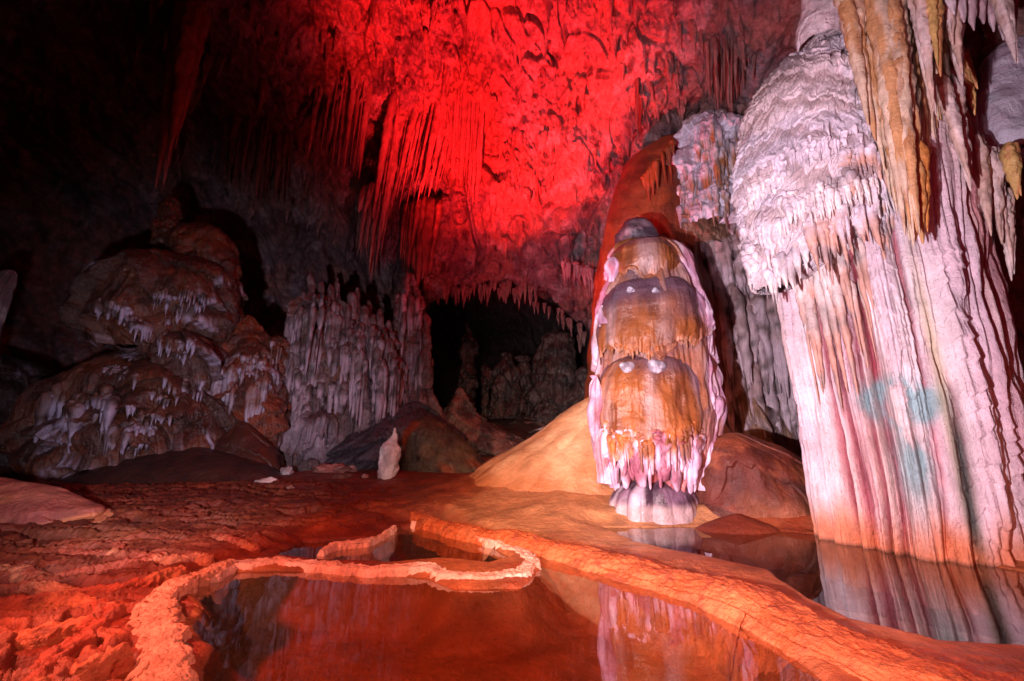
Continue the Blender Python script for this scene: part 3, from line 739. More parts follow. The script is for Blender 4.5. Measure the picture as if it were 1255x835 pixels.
for k, (ln_, n_, a_, b_, r_) in enumerate((([(870, 300), (910, 300), (950, 305)], 60, .9, 2.2, .10), ([(880, 385), (920, 390), (965, 400)], 80, 1.6, 3.0, .10), ([(862, 345), (900, 345), (945, 350)], 60, .6, 1.6, .09),
                                          ([(840, 265), (880, 270), (930, 275)], 60, .4, 1.2, .09), ([(890, 460), (930, 460), (975, 465)], 60, 1.0, 2.4, .10))):
    hem_on(V, ln_, n_, a_, b_, r_, [.44, .31, .30], [.58, .45, .48], 790 + k, root, name='pipe_row', band=7, inset=.3, exp_=.8, power=5, dark=.85)
V = LAST[-2]
hem_on(V, [(830, 235), (860, 230), (895, 235)], 80, .3, 1.0, .07, [.60, .52, .58], [.40, .24, .18], 797, root, name='drip_fringe', band=12)
hem_on(V, [(850, 185), (880, 180), (905, 190)], 60, .4, 1.5, .07, [.66, .58, .62], [.44, .22, .12], 798, root, name='drip_fringe', band=10)
fringe('drip_fringe', [(856, 170), (880, 160), (905, 150)], 11.0, 22, .5, 1.6, .09, WHITE * .95, [.5, .3, .2], 86, root)
fringe('drip_fringe', [(820, 258), (850, 262), (900, 258), (930, 262)], 10.9, 40, .25, .9, .09, LILAC * .8, [.35, .2, .14], 87, root)
fringe('drip_fringe', [(792, 215), (805, 200), (822, 180)], 10.4, 18, .4, 1.5, .10, [.40, .12, .05], [.34, .10, .05], 88, root)
print('rear', time.time() - T0)

# ------------------------------------------------------------------ giant column on the right
def giant():
    Y = 6.5
    root = empty('giant_column', P(1130, 700, Y), 'giant pinkish white fluted column rising out of the water on the right', 'column')
    def disp(e):
        s, z, ph = e['s'], e['z'], e['ph']
        big = .15 * flutes(s, z, .9, 201, .05, .3)
        med = .13 * flutes(s, z, 3.0, 203, .05, .2)
        fine = .045 * flutes(s, z, 9, 205, .07, .15)
        # scalloped ribs: little bulges strung down some ribs, each at its own pitch
        sw = s * 1.9 + .25 * noise(st(s * .6, z * .35, 0 * s), 208); rid = np.floor(sw); rf = sw - rid
        rh = np.sin(rid * 91.7) * .5 + .5
        phz = z * (2.6 + 2.2 * rh) + rh * 37 + .5 * noise(st(s * 1.5, z * 1.3, 0 * s), 210) + .35 * (rf - .5) ** 2 * 4 + 1.2 * noise(st(s * 5, z * 1.5, 0 * s), 219)
        fr = 1 - (phz - np.floor(phz)); q = noise(st(rid * 3.3, z * .35, 0 * s), 207)
        rib = np.sin(np.clip(rf, 0, 1) * math.pi)
        scal = .05 * (fr ** 1.6) * (1 - S(.88, 1, fr)) * S(0, .35, q) * rib
        e['fl'] = .6 * big / .15 + 1.0 * med / .13 + .5 * fine / .045; e['q'] = q
        return big + med + fine + scal + .03 * fbm(e['p'] * 1.5, 3, 209)
    rows = [(705, 1032, 1250), (690, 1027, 1246), (665, 1022, 1242), (630, 1017, 1236), (580, 1010, 1228), (530, 1002, 1219), (480, 992, 1210), (420, 980, 1198), (360, 968, 1186), (300, 956, 1176), (240, 945, 1168), (180, 952, 1160), (130, 990, 1152), (90, 1040, 1146), (40, 1052, 1142), (-30, 1050, 1135)]
    V, F, e = mass(rows, Y, .85, 1000, 760, disp, ext=.5, sm=.04, front=.72)
    Vs = V
    px, py = proj(V)
    c = rough_col(V * np.array([2, 2, .3]), [.70, .56, .60], [.74, .62, .64], 1.2, 211)
    c = mix(c, [.72, .46, .40], S(-.1, .5, noise(V * np.array([.9, .9, .2]), 212)) * .6)
    zc = e['z']
    c = mix(c, [.58, .33, .17], S(0, .5, noise(st(e['s'] * 1.6, zc * .12, 0 * zc), 213)) * .45 * S(1.5, 4, zc))
    c = mix(c, [.34, .05, .08], S(.1, 1.1, -e['fl']) * .9)                       # red-lit shade of the grooves painted in as crimson
    bl = np.exp(-(((px - 1105 - .1 * (py - 500)) / 52) ** 2 + ((py - 492) / 30) ** 2) ** 2) + .8 * np.exp(-(((px - 1120 - .1 * (py - 560)) / 24) ** 2 + ((py - 565) / 62) ** 2))
    n = noise(V * 2.2, 215)
    c = mix(c, [.60, .40, .46], S(-.1, .5, noise(st(e['s'] * 2.6, zc * .10, 0 * zc), 214)) * .25)
    n4 = fbm(V * np.array([3, 3, 1.5]), 4, 217)
    c = mix(c, [.30, .45, .47], np.clip(bl * 1.5, 0, 1) * S(-.75, .15, n4 + n * .4) * .88)       # blue-green algae
    c = mix(c, [.45, .40, .22], np.exp(-((px - 1160 - .22 * (py - 500)) / 9) ** 2) * S(230, 420, py) * .6)
    dk = np.exp(-((px - 1178 - .17 * (py - 560)) / 9) ** 2) * S(450, 560, py)
    c = mix(c, [.05, .06, .06], dk * .9)
    c = mix(c, [.66, .24, .10], (1 - S(.05, .75, zc + .35 * noise(V * np.array([3, 3, .6]), 216))) * .85)   # more orange towards the foot
    c = mix(c, [.10, .05, .03], (1 - S(.03, .12, zc)) * .7)
    c = mix(c, [.42, .10, .14], S(1180, 1250, px - .22 * (py - 400)) * S(-.3, .3, noise(V * np.array([1.6, 1.6, .2]), 218)) * .6)
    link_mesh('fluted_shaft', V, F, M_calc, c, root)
    # domed crown with shaggy drip tiers
    def d2(e):
        s, z = e['s'], e['z']
        t, fr, idx = tiers(s, z, .62, .20, 221, .9, .45, .30, 5.0, .8)
        w2 = noise(st(s * 1.1, z * .9, 0 * s), 222); t2 = 0
        for k, (fw, hh, am) in enumerate(((5.0, .42, .07), (9.0, .26, .045))):
            zig = s * fw + 1.2 * w2 + 1.5 * noise(st(s * fw * .4, z * 1.5, 0 * s), 229 + k); zig = np.abs(zig - np.floor(zig) - .5) * 2
            p2 = -z / hh + 1.0 * zig ** 1.3 + 1.6 * noise(st(s * 1.6, z * 1.1, 0 * s + k), 224); f2 = p2 - np.floor(p2)
            t2 = t2 + am * f2 * (1 - S(.86, 1, f2)) * (1.2 - zig)
        e['fr'] = fr
        return t * .45 + t2 * .85 + .14 * fbm(e['p'] * .8, 4, 225) + .03 * flutes(s, z, 7, 226) * fr
    rows = [(355, 930, 968), (335, 924, 1010), (310, 918, 1055), (280, 915, 1085), (240, 913, 1105), (200, 914, 1110), (160, 918, 1105), (130, 922, 1095), (105, 932, 1080), (85, 945, 1065), (70, 960, 1050), (60, 972, 1035)]
    V, F, e = mass(rows, Y - .22, .9, 900, 620, d2, ext=.0, sm=.04, capk=.9, front=.7)
    c = rough_col(V, [.62, .53, .58], [.72, .60, .62], .9, 227)
    c = mix(c, [.40, .28, .27], (1 - S(.2, .5, e['fr'])) * .55)
    c = mix(c, [.60, .34, .14], np.exp(-((V[:, 0] - P(1060, 200, Y)[0]) / .35) ** 2) * S(-.1, .4, noise(V * 1.3, 228)) * .9)
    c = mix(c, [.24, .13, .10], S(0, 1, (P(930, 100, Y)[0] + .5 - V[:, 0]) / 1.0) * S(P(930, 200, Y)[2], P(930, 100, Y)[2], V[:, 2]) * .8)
    link_mesh('domed_crown', V, F, M_calc, c, root)
    # drips hanging off the crown's hem, in three rows
    W0, W1 = [.66, .55, .60], [.72, .60, .58]
    HP = [.56, .34, .28]
    for ln_, n_, a_, b_, r_, cc_ in (([(905, 290), (925, 322), (945, 338), (965, 322), (985, 300)], 70, .15, .7, .055, W1), ([(985, 290), (1010, 278), (1040, 262), (1075, 258), (1100, 262)], 90, .2, .95, .06, HP),
                                     ([(950, 262), (985, 240), (1020, 225), (1060, 222), (1095, 228)], 90, .15, .6, .045, W1), ([(940, 205), (980, 185), (1020, 172), (1060, 165)], 70, .1, .35, .035, W0),
                                     ([(915, 240), (940, 225), (960, 215)], 40, .1, .4, .04, W1), ([(1030, 200), (1060, 195), (1095, 200)], 40, .2, .7, .05, HP)):
        hem_on(V, ln_, n_, a_, b_, r_, W0, cc_, 230 + n_ + ln_[0][0], root, band=7)
    hem_on(Vs, [(975, 360), (1000, 350), (1030, 345), (1060, 340)], 26, .8, 2.4, .07, W1, HP, 239, root, band=14, inset=.2)
giant()
print('giant', time.time() - T0)

# ------------------------------------------------------------------ curtains and stalactites top right
def curtain(name, blades, Y, label, cat, cols, seed, r=.12, nseg=18, nring=70, ribs=True, group=None, mat=M_fringe):
    """blades: (px, py of the tip, py of the top, radius m, depth offset) hanging vertically in the world; slant = px of the top"""
    parts = []
    for k, b in enumerate(blades):
        px, py, pxt, pyt, rr = b[:5]; dy = b[5] if len(b) > 5 else 0
        tip = P(px, py, Y + dy); topp = P(pxt, pyt, Y + dy)
        v, f, t = drips(topp[0], topp[1], topp[2], topp[2] - tip[2], rr, seed + k, nseg, nring, .06, 2.2, .35, lean=(np.array([tip[0] - topp[0]]), np.array([0.])), rough=.16)
        c = rough_col(v * np.array([2.5, 2.5, .5]), cols[0], cols[1], 1.2, seed + k)
        c = mix(c, cols[2], S(.2, .6, noise(v * 3, seed + k + 3)) * .5)
        parts.append((v, f, c))
    V, F, C = join(parts)
    return single(name, V, F, mat, C, label, cat, group)
R1 = np.random.default_rng(5)
# broad orange and cream curtain
bl = []
for k in range(95):
    u = k / 94.0
    tipx = np.interp(u, [0, .25, .5, .75, 1], [1060, 1098, 1122, 1140, 1166]) ; tipy = np.interp(u, [0, .12, .25, .4, .5, .6, .75, .85, 1], [120, 190, 255, 275, 290, 280, 190, 150, 120]) + R1.normal(0, 10)
    topx = np.interp(u, [0, 1], [1022, 1128]); bl.append((tipx, tipy, topx, -60, .06 + .08 * R1.random(), R1.normal(0, .08) + .22 * math.sin(u * 9)))
curtain('drapery_curtain', bl, 4.9, 'broad orange and cream stone curtain hanging in front of the giant column', 'stalactite curtain', ([.58, .33, .18], [.64, .48, .38], [.36, .17, .10]), 301)
curtain('drapery_curtain', [(1131, 300, 1118, 190, .10), (1124, 292, 1112, 180, .10, .05), (1137, 285, 1124, 170, .08), (1118, 270, 1100, 150, .12, .08), (1112, 250, 1092, 130, .12, .1)], 4.75,
        'ochre lobe at the lowest tip of the orange curtain', 'stalactite curtain', ([.62, .28, .10], [.56, .32, .16], [.42, .18, .08]), 331)
# separate pale stalactites: tip px,py, top px,py, radius
SG = 'pale stalactites hanging at the top right'
for k, (a, b, c_, d, r, Y, lab, cc) in enumerate((
    (1180, 107, 1152, -60, .14, 4.6, 'long pale stalactite right of the orange curtain, its tip clear of the rock', 0),
    (1168, 56, 1150, -60, .12, 4.4, 'short white stalactite at the top edge right of the orange curtain', 0),
    (1147, 142, 1118, -60, .11, 4.5, 'cream stalactite lying over the right edge of the orange curtain', 0),
    (1153, 95, 1140, -40, .09, 4.3, 'small ochre tipped stalactite between two cream ones at the top', 1),
    (1195, 142, 1174, 60, .09, 5.2, 'stubby ochre stalactite with a pale broken end', 1),
    (1247, 78, 1215, -60, .12, 4.4, 'thin grey stalactite near the top right corner', 0),
    (1190, 235, 1160, 90, .12, 5.0, 'long bent cream stalactite slanting across the maroon hollow', 0),
    (1215, 290, 1195, 165, .09, 5.3, 'slim cream stalactite in the middle of the right cluster', 0),
    (1228, 300, 1214, 180, .10, 5.4, 'grey pink stalactite in the right cluster beside the pale block', 0),
    (1247, 245, 1235, 175, .09, 5.2, 'short brown tipped stalactite below the pale block', 1),
    (1178, 250, 1165, 170, .07, 5.6, 'small dim stalactite deep in the maroon hollow', 1),
    (1203, 325, 1188, 230, .10, 5.5, 'stout pink stalactite reaching down to the shoulder of the column', 0),
    (1160, 330, 1142, 200, .10, 5.7, 'maroon stalactite behind the tip of the orange curtain', 2),
    (1175, 345, 1158, 240, .12, 5.8, 'violet stalactite merging with the column below', 2),
    (1240, 345, 1228, 230, .08, 5.5, 'thin pink stalactite close to the right edge of the frame', 0))):
    cs = (([.68, .54, .52], [.60, .42, .36], [.40, .22, .18]), ([.60, .40, .18], [.55, .28, .14], [.30, .12, .07]), ([.34, .08, .12], [.42, .16, .20], [.2, .05, .08]))[cc]
    n2 = R1.integers(2, 5)
    bls = [(a, b, c_, d, r)] + [(a + R1.normal(0, 3), b - abs(R1.normal(14, 14)), c_ + R1.normal(0, 4), d, r * .7, R1.normal(0, r * .5)) for _ in range(n2)]
    curtain('stalactite', bls, Y, lab, 'stalactite', cs, 340 + 7 * k, group=SG)
# banded shield sloping in from the top right corner
curtain('drapery_curtain', [(1170 + 12 * k, 18 + 4 * k + (k % 3) * 6, 1150 + 13 * k, -70, .13, .05 * k) for k in range(7)], 4.3, 'grey pink pleated curtain edge along the top right corner', 'stalactite curtain', ([.62, .50, .52], [.50, .36, .38], [.3, .18, .2]), 451)
heap('rock_block', [(188, 1222, 1300), (175, 1208, 1310), (150, 1204, 1310), (110, 1203, 1310), (80, 1208, 1300), (62, 1215, 1290), (52, 1225, 1280)], 5.8,
     'smooth pale lilac rock block at the right edge among the stalactites', 'rock', [.56, .50, .56], [.46, .36, .42], 471, .6, M_calc, .12, .8, nth=260, nz=200, ext=0)
heap('rock_block', [(56, 978, 1034), (48, 975, 1036), (20, 976, 1036), (-20, 980, 1036), (-60, 985, 1036)], 5.6,
     'pale pink overhanging rock slab at the top edge above the crown of the giant column', 'rock', [.66, .54, .56], [.58, .44, .46], 473, .8, M_calc, .12, 1.0, nth=260, nz=200, ext=-.0, tier=(.6, .08, .8, .6, .2, 3))
# dark maroon rock behind the column's right shoulder
heap('rock_wall', [(740, 1190, 1420), (600, 1188, 1420), (480, 1180, 1410), (380, 1165, 1400), (300, 1150, 1390), (230, 1145, 1370), (150, 1150, 1350), (60, 1150, 1340), (-60, 1140, 1330)], 8.0,
     'dark maroon rock wall behind the right shoulder of the giant column', 'rock wall', [.24, .07, .06], [.32, .10, .07], 475, .5, M_wet, .35, .7, tier=(1.2, .3), ext=.6, nth=380, nz=360)
print('topright', time.time() - T0)

# ------------------------------------------------------------------ left formation
BR = [.20, .072, .038]; BR2 = [.12, .046, .032]; LW = [.62, .56, .72]
def cspot(V, e, c):
    """white calcite showing only in patches along tier hems"""
    m = S(.55, .9, e['fr'] + .2 * noise(V * 3, 5)) * S(.12, .40, noise(V * .55, 31) + .08)
    st_ = S(-.3, .35, noise(st(e['s'] * 9, e['z'] * 1.2, 0 * e['s']), 33))
    return mix(c, LW, m * (.15 + .6 * st_))
def left_mass():
    root = empty('stalagmite_mass', P(170, 575, 13.2), 'huge brown lumpy stalagmite mass with white dripping hems filling the left side', 'stalagmite mass')
    Y = 13.4; n0 = len(LAST)
    heap('spire', [(300, 186, 222), (285, 189, 221), (268, 195, 220), (252, 200, 219), (242, 204, 216), (238, 206, 214)], Y, None, None, [.24, .09, .05], [.16, .07, .05], 501, .9, M_wet, .10, 1.5, worl=(2.2, .16, 2.0), tier=(.5, .10), parent=root, nth=220, nz=220)
    heap('upper_knob', [(345, 205, 288), (325, 206, 291), (308, 208, 288), (295, 212, 284), (284, 216, 280), (275, 224, 274)], Y, None, None, [.24, .09, .045], [.16, .06, .04], 502, .8, M_wet, .10, 1.2, worl=(1.6, .22), parent=root, nth=360, nz=240)
    heap('shoulder', [(385, 122, 205), (360, 135, 212), (335, 150, 215), (318, 162, 214), (305, 175, 208)], Y - .2, None, None, BR, BR2, 503, .9, M_wet, .12, 1.0, worl=(1.5, .22), tier=(1.2, .22), parent=root, nth=320, nz=240)
    heap('bulging_tier', [(432, 150, 262), (415, 125, 272), (395, 118, 276), (372, 128, 280), (350, 140, 286), (335, 150, 286), (322, 165, 280), (312, 185, 268)], Y - .5, None, None, BR, BR2, 504, .9, M_wet, .18, .6, worl=(.75, .34), tier=(1.15, .50, 1.1, .5, .16, 5), fl=(2.0, .09), colf=cspot, parent=root, nth=560, nz=360, ext=0, sm=.03)
    heap('bulging_tier', [(480, 205, 262), (462, 190, 268), (440, 182, 266), (420, 180, 262), (405, 190, 255)], Y - 1.3, None, None, BR, BR2, 505, .8, M_wet, .15, .8, worl=(1.0, .25), tier=(1.0, .40, .9, .6, .2, 6), fl=(2.0, .09), colf=cspot, parent=root, nth=360, nz=260, ext=0, sm=.03)
    heap('bulging_tier', [(560, 70, 275), (530, 55, 272), (500, 60, 270), (475, 80, 268), (455, 100, 262), (440, 118, 255), (425, 135, 245)], Y - .8, None, None, BR, BR2, 506, .85, M_wet, .22, .55, worl=(.7, .42), tier=(1.25, .50, 1.2, .45, .14, 5), fl=(2.0, .09), colf=cspot, parent=root, nth=700, nz=460, ext=.2, sm=.03)
    heap('bulging_tier', [(580, 60, 215), (560, 48, 220), (535, 55, 216), (515, 68, 208), (500, 85, 195)], Y - 1.6, None, None, BR, BR2, 507, .8, M_wet, .2, .7, worl=(.8, .35), tier=(1.0, .45, 1.0, .5, .18, 6), fl=(2.0, .09), colf=cspot, parent=root, nth=460, nz=300, ext=.3, sm=.03)
    heap('bulging_tier', [(570, 175, 272), (545, 165, 276), (515, 172, 272), (490, 185, 266), (475, 200, 255)], Y - 1.4, None, None, BR, BR2, 508, .8, M_wet, .18, .7, worl=(.9, .35), tier=(1.1, .40, 1.0, .5, .18, 6), fl=(2.0, .09), colf=cspot, parent=root, nth=460, nz=300, ext=.3, sm=.03)
    heap('low_apron', [(600, 70, 345), (585, 90, 338), (570, 120, 325), (558, 160, 305), (548, 195, 285)], Y - 1.9, None, None, [.10, .045, .035], [.075, .035, .03], 509, .6, M_smooth, .15, .5, parent=root, ext=.3)
    V = np.concatenate(LAST[n0:]); B0 = [.18, .09, .07]; W = [.40, .34, .44]
    for k, (ln_, n_, a_, b_, r_) in enumerate((([(192, 360), (220, 360), (245, 368), (258, 378)], 60, .2, .75, .07), ([(120, 372), (145, 382), (170, 392), (185, 400)], 60, .2, .8, .08), ([(183, 405), (210, 415), (230, 424), (246, 420)], 60, .2, .8, .07),
                                              ([(122, 443), (145, 452), (165, 460)], 40, .15, .6, .07), ([(185, 480), (205, 482), (220, 486)], 34, .15, .6, .07), ([(55, 495), (80, 500), (105, 498), (132, 494)], 46, .8, 1.9, .15),
                                              ([(135, 528), (165, 522), (195, 526)], 60, .4, 1.1, .09), ([(60, 480), (75, 486)], 20, .2, .8, .08), ([(225, 470), (250, 480)], 24, .3, .9, .08), ([(150, 500), (180, 510), (215, 512)], 30, .2, .6, .07), ([(205, 395), (225, 392)], 20, .2, .5, .06))):
        hem_on(V, ln_, int(n_ * .75), a_ * .8, b_ * .8, r_ * .8, B0, W, 580 + k, root, band=5, inset=.45, exp_=1.8, dark=.8)
    return root
left_mass()
heap('stalagmite', [(590, -90, 70), (560, -90, 78), (520, -80, 75), (480, -80, 62), (450, -70, 45), (435, -60, 30), (428, -50, 12)], 12.6, 'dark squat stalagmite with violet drips at the far left edge', 'stalagmite',
     [.10, .05, .045], [.07, .04, .045], 511, .9, M_wet, .22, .7, worl=(.8, .3), tier=(1.3, .4, 1.1, .5, .14, 4), colf=cspot, ext=.4)
heap('stalagmite', [(400, 240, 290), (370, 250, 290), (345, 262, 289), (325, 270, 288), (318, 274, 284)], 13.0, 'narrow brown stalagmite leaning against the right side of the huge brown mass', 'stalagmite',
     [.16, .06, .04], [.10, .045, .035], 513, .9, M_wet, .12, 1.4, worl=(2, .15), nth=240, nz=220)
# orange knob cluster
root = empty('stalagmite_cluster', P(305, 540, 13.2), 'cluster of rusty orange knobby stalagmites between the brown mass and the grey castle', 'stalagmite cluster')
for k, rows in enumerate(([(530, 262, 352), (500, 258, 355), (470, 262, 352), (445, 266, 345), (425, 274, 335), (408, 282, 325), (395, 290, 316), (386, 297, 310)],
                          [(560, 255, 300), (520, 252, 302), (480, 254, 300), (455, 258, 292), (440, 264, 284)],
                          [(560, 290, 345), (520, 292, 345), (490, 298, 340), (465, 304, 334), (450, 310, 328)],
                          [(470, 322, 352), (440, 325, 352), (420, 330, 350), (412, 334, 346)],
                          [(450, 262, 290), (425, 268, 290), (405, 273, 288), (398, 277, 284)],
                          [(575, 295, 330), (540, 298, 328), (510, 303, 325), (495, 308, 320)])):
    heap('knob', rows, 13.4 - (.5 if k in (1, 2, 5) else 0), None, None, [.30, .09, .04], [.16, .06, .04], 520 + k, .9, M_wet, .14, 1.2, worl=(1.5, .24), tier=(.9, .22, 1, .8, .2, 6), colf=cspot, parent=root, nth=300, nz=260)
V = np.concatenate(LAST[-6:])
for k, (ln_, n_, a_, b_, r_) in enumerate((([(256, 462), (275, 468), (292, 470)], 40, .4, 1.2, .09), ([(300, 440), (315, 438), (328, 446)], 30, .2, .8, .08), ([(308, 478), (318, 474), (330, 470)], 30, .5, 1.6, .09), ([(325, 430), (345, 440)], 20, .3, 1.0, .08))):
    hem_on(V, ln_, n_, a_, b_, r_, [.24, .10, .07], [.42, .35, .42], 595 + k, root, band=5, inset=.2, exp_=1.2)
heap('flowstone_mound', [(600, 225, 350), (580, 240, 345), (560, 255, 338), (540, 270, 325), (525, 282, 312), (516, 290, 302)], 12.2, 'smooth dark brown mound at the foot of the orange knobs', 'mound',
     [.14, .05, .03], [.10, .04, .03], 531, .7, M_smooth, .15, .6, tier=(.9, .06), ext=.3)

# grey castle
def ccas(V, e, c):
    c = mix(c, [.04, .035, .045], S(.1, .8, -e['fl']) * .85)
    c = mix(c, [.26, .11, .06], S(.1, .45, noise(V * np.array([.8, .8, .3]), 41)) * .75)
    return mix(c, [.46, .38, .44], S(.2, .6, noise(V * np.array([.9, .9, .5]), 43)) * .6)
root = empty('castle_formation', P(440, 560, 14.6), 'grey lilac fluted formation crowned with small turrets, left of the dark chamber', 'stalagmite formation')
CG, CG2 = [.30, .22, .23], [.18, .11, .11]
for k, (rows, dy) in enumerate((([(560, 346, 440), (500, 342, 440), (450, 343, 438), (420, 348, 436), (395, 355, 432), (375, 362, 428), (362, 372, 420)], 0),
                      ([(560, 400, 500), (500, 405, 496), (460, 408, 492), (430, 412, 486), (410, 416, 478), (395, 422, 470)], -.3),
                      ([(540, 468, 532), (500, 472, 530), (460, 474, 526), (420, 478, 524), (380, 484, 520), (350, 492, 514), (335, 498, 508)], .5),
                      ([(520, 500, 545), (490, 505, 540), (460, 508, 534), (440, 512, 530), (425, 516, 526)], .1),
                      ([(575, 352, 430), (545, 350, 432), (515, 356, 426), (500, 366, 415)], -.8))):
    heap('fluted_body', rows, 14.6 + dy, None, None, CG, CG2, 540 + k, .85, M_wet, .22, .8, fl=(2.6, .22), tier=(2.2, .22, 1.0, .6, .12, 5), colf=ccas, parent=root, nth=460, nz=380)
V = np.concatenate(LAST[-5:])
for k, (ln_, n_, a_, b_, r_) in enumerate((([(362, 385), (390, 380), (425, 390)], 60, .8, 2.6, .07), ([(352, 425), (390, 430), (430, 425)], 70, .8, 2.4, .08), ([(350, 470), (380, 475), (420, 470), (440, 465)], 60, .5, 1.6, .09),
                                          ([(425, 400), (460, 420), (485, 430)], 60, .8, 2.5, .08), ([(430, 450), (460, 455), (500, 450)], 60, .8, 2.4, .08), ([(485, 370), (505, 365), (520, 375)], 40, .8, 2.6, .08), ([(505, 440), (530, 450)], 26, .6, 2.0, .08))):
    hem_on(V, ln_, int(n_ * .7), a_ * .6, b_, r_ * 1.15, [.20, .13, .13], [.44, .34, .39], 770 + k, root, name='fluted_drape', band=12, inset=.35, exp_=1.0, power=3, dark=.8)
for k, (x, t, b, w, dy) in enumerate(((381, 335, 385, 5, 0), (394, 345, 385, 5, .2), (405, 348, 390, 5, -.2), (413, 340, 385, 5, .1), (371, 358, 392, 5, -.1), (432, 358, 410, 8, .2), (438, 352, 400, 5, .4), (447, 374, 440, 7, -.3), (458, 385, 440, 5, -.2),
                        (466, 378, 450, 6, 0), (476, 392, 450, 5, .1), (488, 360, 440, 7, .5), (523, 385, 460, 6, .1), (362, 380, 410, 5, -.2), (426, 372, 420, 5, -.2), (452, 368, 420, 4, .3))):
    heap('turret', [(b, x - w - 2, x + w + 2), ((b + t) / 2 + 8, x - w, x + w), (t + 8, x - w * .8, x + w * .8), (t, x - w * .5, x + w * .5)], 14.3 + dy, None, None, CG, CG2, 560 + k, .9, M_wet, .05, 2.5, worl=(3.0, .07, 1.6), parent=root, nth=110, nz=110, capk=.8)
print('left', time.time() - T0)

# ------------------------------------------------------------------ middle back
heap('small_stalagmite', [(584, 462, 486), (572, 462, 488), (560, 463, 489), (548, 466, 488), (540, 474, 487), (532, 480, 487), (524, 482, 486)], 11.2, 'little bright white stalagmite standing alone on the brown floor', 'stalagmite',
     [.88, .84, .86], [.66, .58, .6], 601, .8, M_calc, .07, 2.5, worl=(4, .06), nth=220, nz=200, ext=.15)
def cmot(V, e, c):
    c = mix(c, [.42, .12, .05], S(.15, .45, noise(V * .9, 51)) * .9); return mix(c, [.05, .045, .05], S(.1, .5, noise(V * 1.3, 53)) * .8)
heap('flowstone_mound', [(572, 484, 600), (560, 484, 590), (545, 486, 578), (530, 490, 562), (518, 498, 548), (510, 508, 535)], 13.2, 'rounded mottled green and orange mound behind the little white stalagmite', 'mound',
     [.20, .15, .10], [.12, .10, .08], 603, .7, M_wet, .12, .7, colf=cmot, nth=320, nz=240, ext=.3, capk=1)
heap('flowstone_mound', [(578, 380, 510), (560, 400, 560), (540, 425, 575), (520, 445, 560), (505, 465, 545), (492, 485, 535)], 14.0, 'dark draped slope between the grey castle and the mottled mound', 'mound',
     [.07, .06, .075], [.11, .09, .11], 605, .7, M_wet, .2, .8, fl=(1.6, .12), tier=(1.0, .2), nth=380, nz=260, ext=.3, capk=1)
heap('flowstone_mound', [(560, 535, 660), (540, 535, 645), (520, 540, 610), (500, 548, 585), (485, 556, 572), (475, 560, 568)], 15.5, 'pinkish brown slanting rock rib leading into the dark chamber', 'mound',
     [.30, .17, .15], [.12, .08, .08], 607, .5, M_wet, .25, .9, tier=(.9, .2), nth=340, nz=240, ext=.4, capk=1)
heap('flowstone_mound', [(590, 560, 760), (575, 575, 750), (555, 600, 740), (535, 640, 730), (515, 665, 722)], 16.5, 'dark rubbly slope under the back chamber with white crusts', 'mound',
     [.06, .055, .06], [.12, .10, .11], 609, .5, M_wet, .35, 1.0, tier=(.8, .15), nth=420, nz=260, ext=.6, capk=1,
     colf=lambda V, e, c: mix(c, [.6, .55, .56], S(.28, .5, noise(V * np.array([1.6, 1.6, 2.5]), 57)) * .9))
BK = 'dim stalagmites in the back chamber'
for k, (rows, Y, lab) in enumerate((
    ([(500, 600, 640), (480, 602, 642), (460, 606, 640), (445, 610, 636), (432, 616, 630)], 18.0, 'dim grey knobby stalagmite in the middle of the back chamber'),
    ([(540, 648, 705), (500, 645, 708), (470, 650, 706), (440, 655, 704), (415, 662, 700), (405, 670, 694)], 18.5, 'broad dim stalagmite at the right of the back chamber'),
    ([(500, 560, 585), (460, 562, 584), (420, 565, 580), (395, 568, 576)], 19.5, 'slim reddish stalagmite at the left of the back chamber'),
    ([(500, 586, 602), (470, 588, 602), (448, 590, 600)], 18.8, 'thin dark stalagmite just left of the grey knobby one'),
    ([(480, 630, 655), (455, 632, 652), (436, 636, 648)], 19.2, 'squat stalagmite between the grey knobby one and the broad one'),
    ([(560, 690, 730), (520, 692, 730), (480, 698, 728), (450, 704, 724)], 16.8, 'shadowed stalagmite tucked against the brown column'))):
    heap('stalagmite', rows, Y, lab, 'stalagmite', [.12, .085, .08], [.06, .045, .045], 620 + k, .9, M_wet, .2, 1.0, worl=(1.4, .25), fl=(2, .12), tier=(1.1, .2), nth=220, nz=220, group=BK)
# foreground boulder, left
def cstr(V, e, c):
    n = noise(st(V[:, 0] * .8 + V[:, 2] * 1.2, V[:, 1] * .8, V[:, 2] * 5 - V[:, 0] * 1.5), 61)
    return mix(c, [.34, .10, .08], S(.0, .3, n) * .8)
def sboulder():
    def disp(e):
        p = e['p']; a = p[:, 2] * 3.2 + p[:, 0] * 1.6 + .8 * noise(p * .9, 1)
        fr = a - np.floor(a); return .22 * fr ** .7 * (1 - S(.85, 1, fr)) * S(-.9, -.2, p[:, 0] + 6.4) + .12 * fbm(p * 1.2, 4, 3)
    V, F, e = mass([(642, -60, 112), (632, -60, 116), (622, -60, 112), (612, -60, 98), (602, -60, 84), (594, -60, 70), (588, -60, 52), (584, -60, 30)], 7.0, .5, 460, 260, disp, ext=.3, capk=.8, sm=.03)
    c = rough_col(V, [.58, .24, .12], [.50, .20, .14], 1.2, 63); c = cstr(V, e, c)
    single('boulder', V, F, M_rim, c, 'striped pinkish orange boulder with shelving ledges at the left edge', 'boulder')
sboulder()
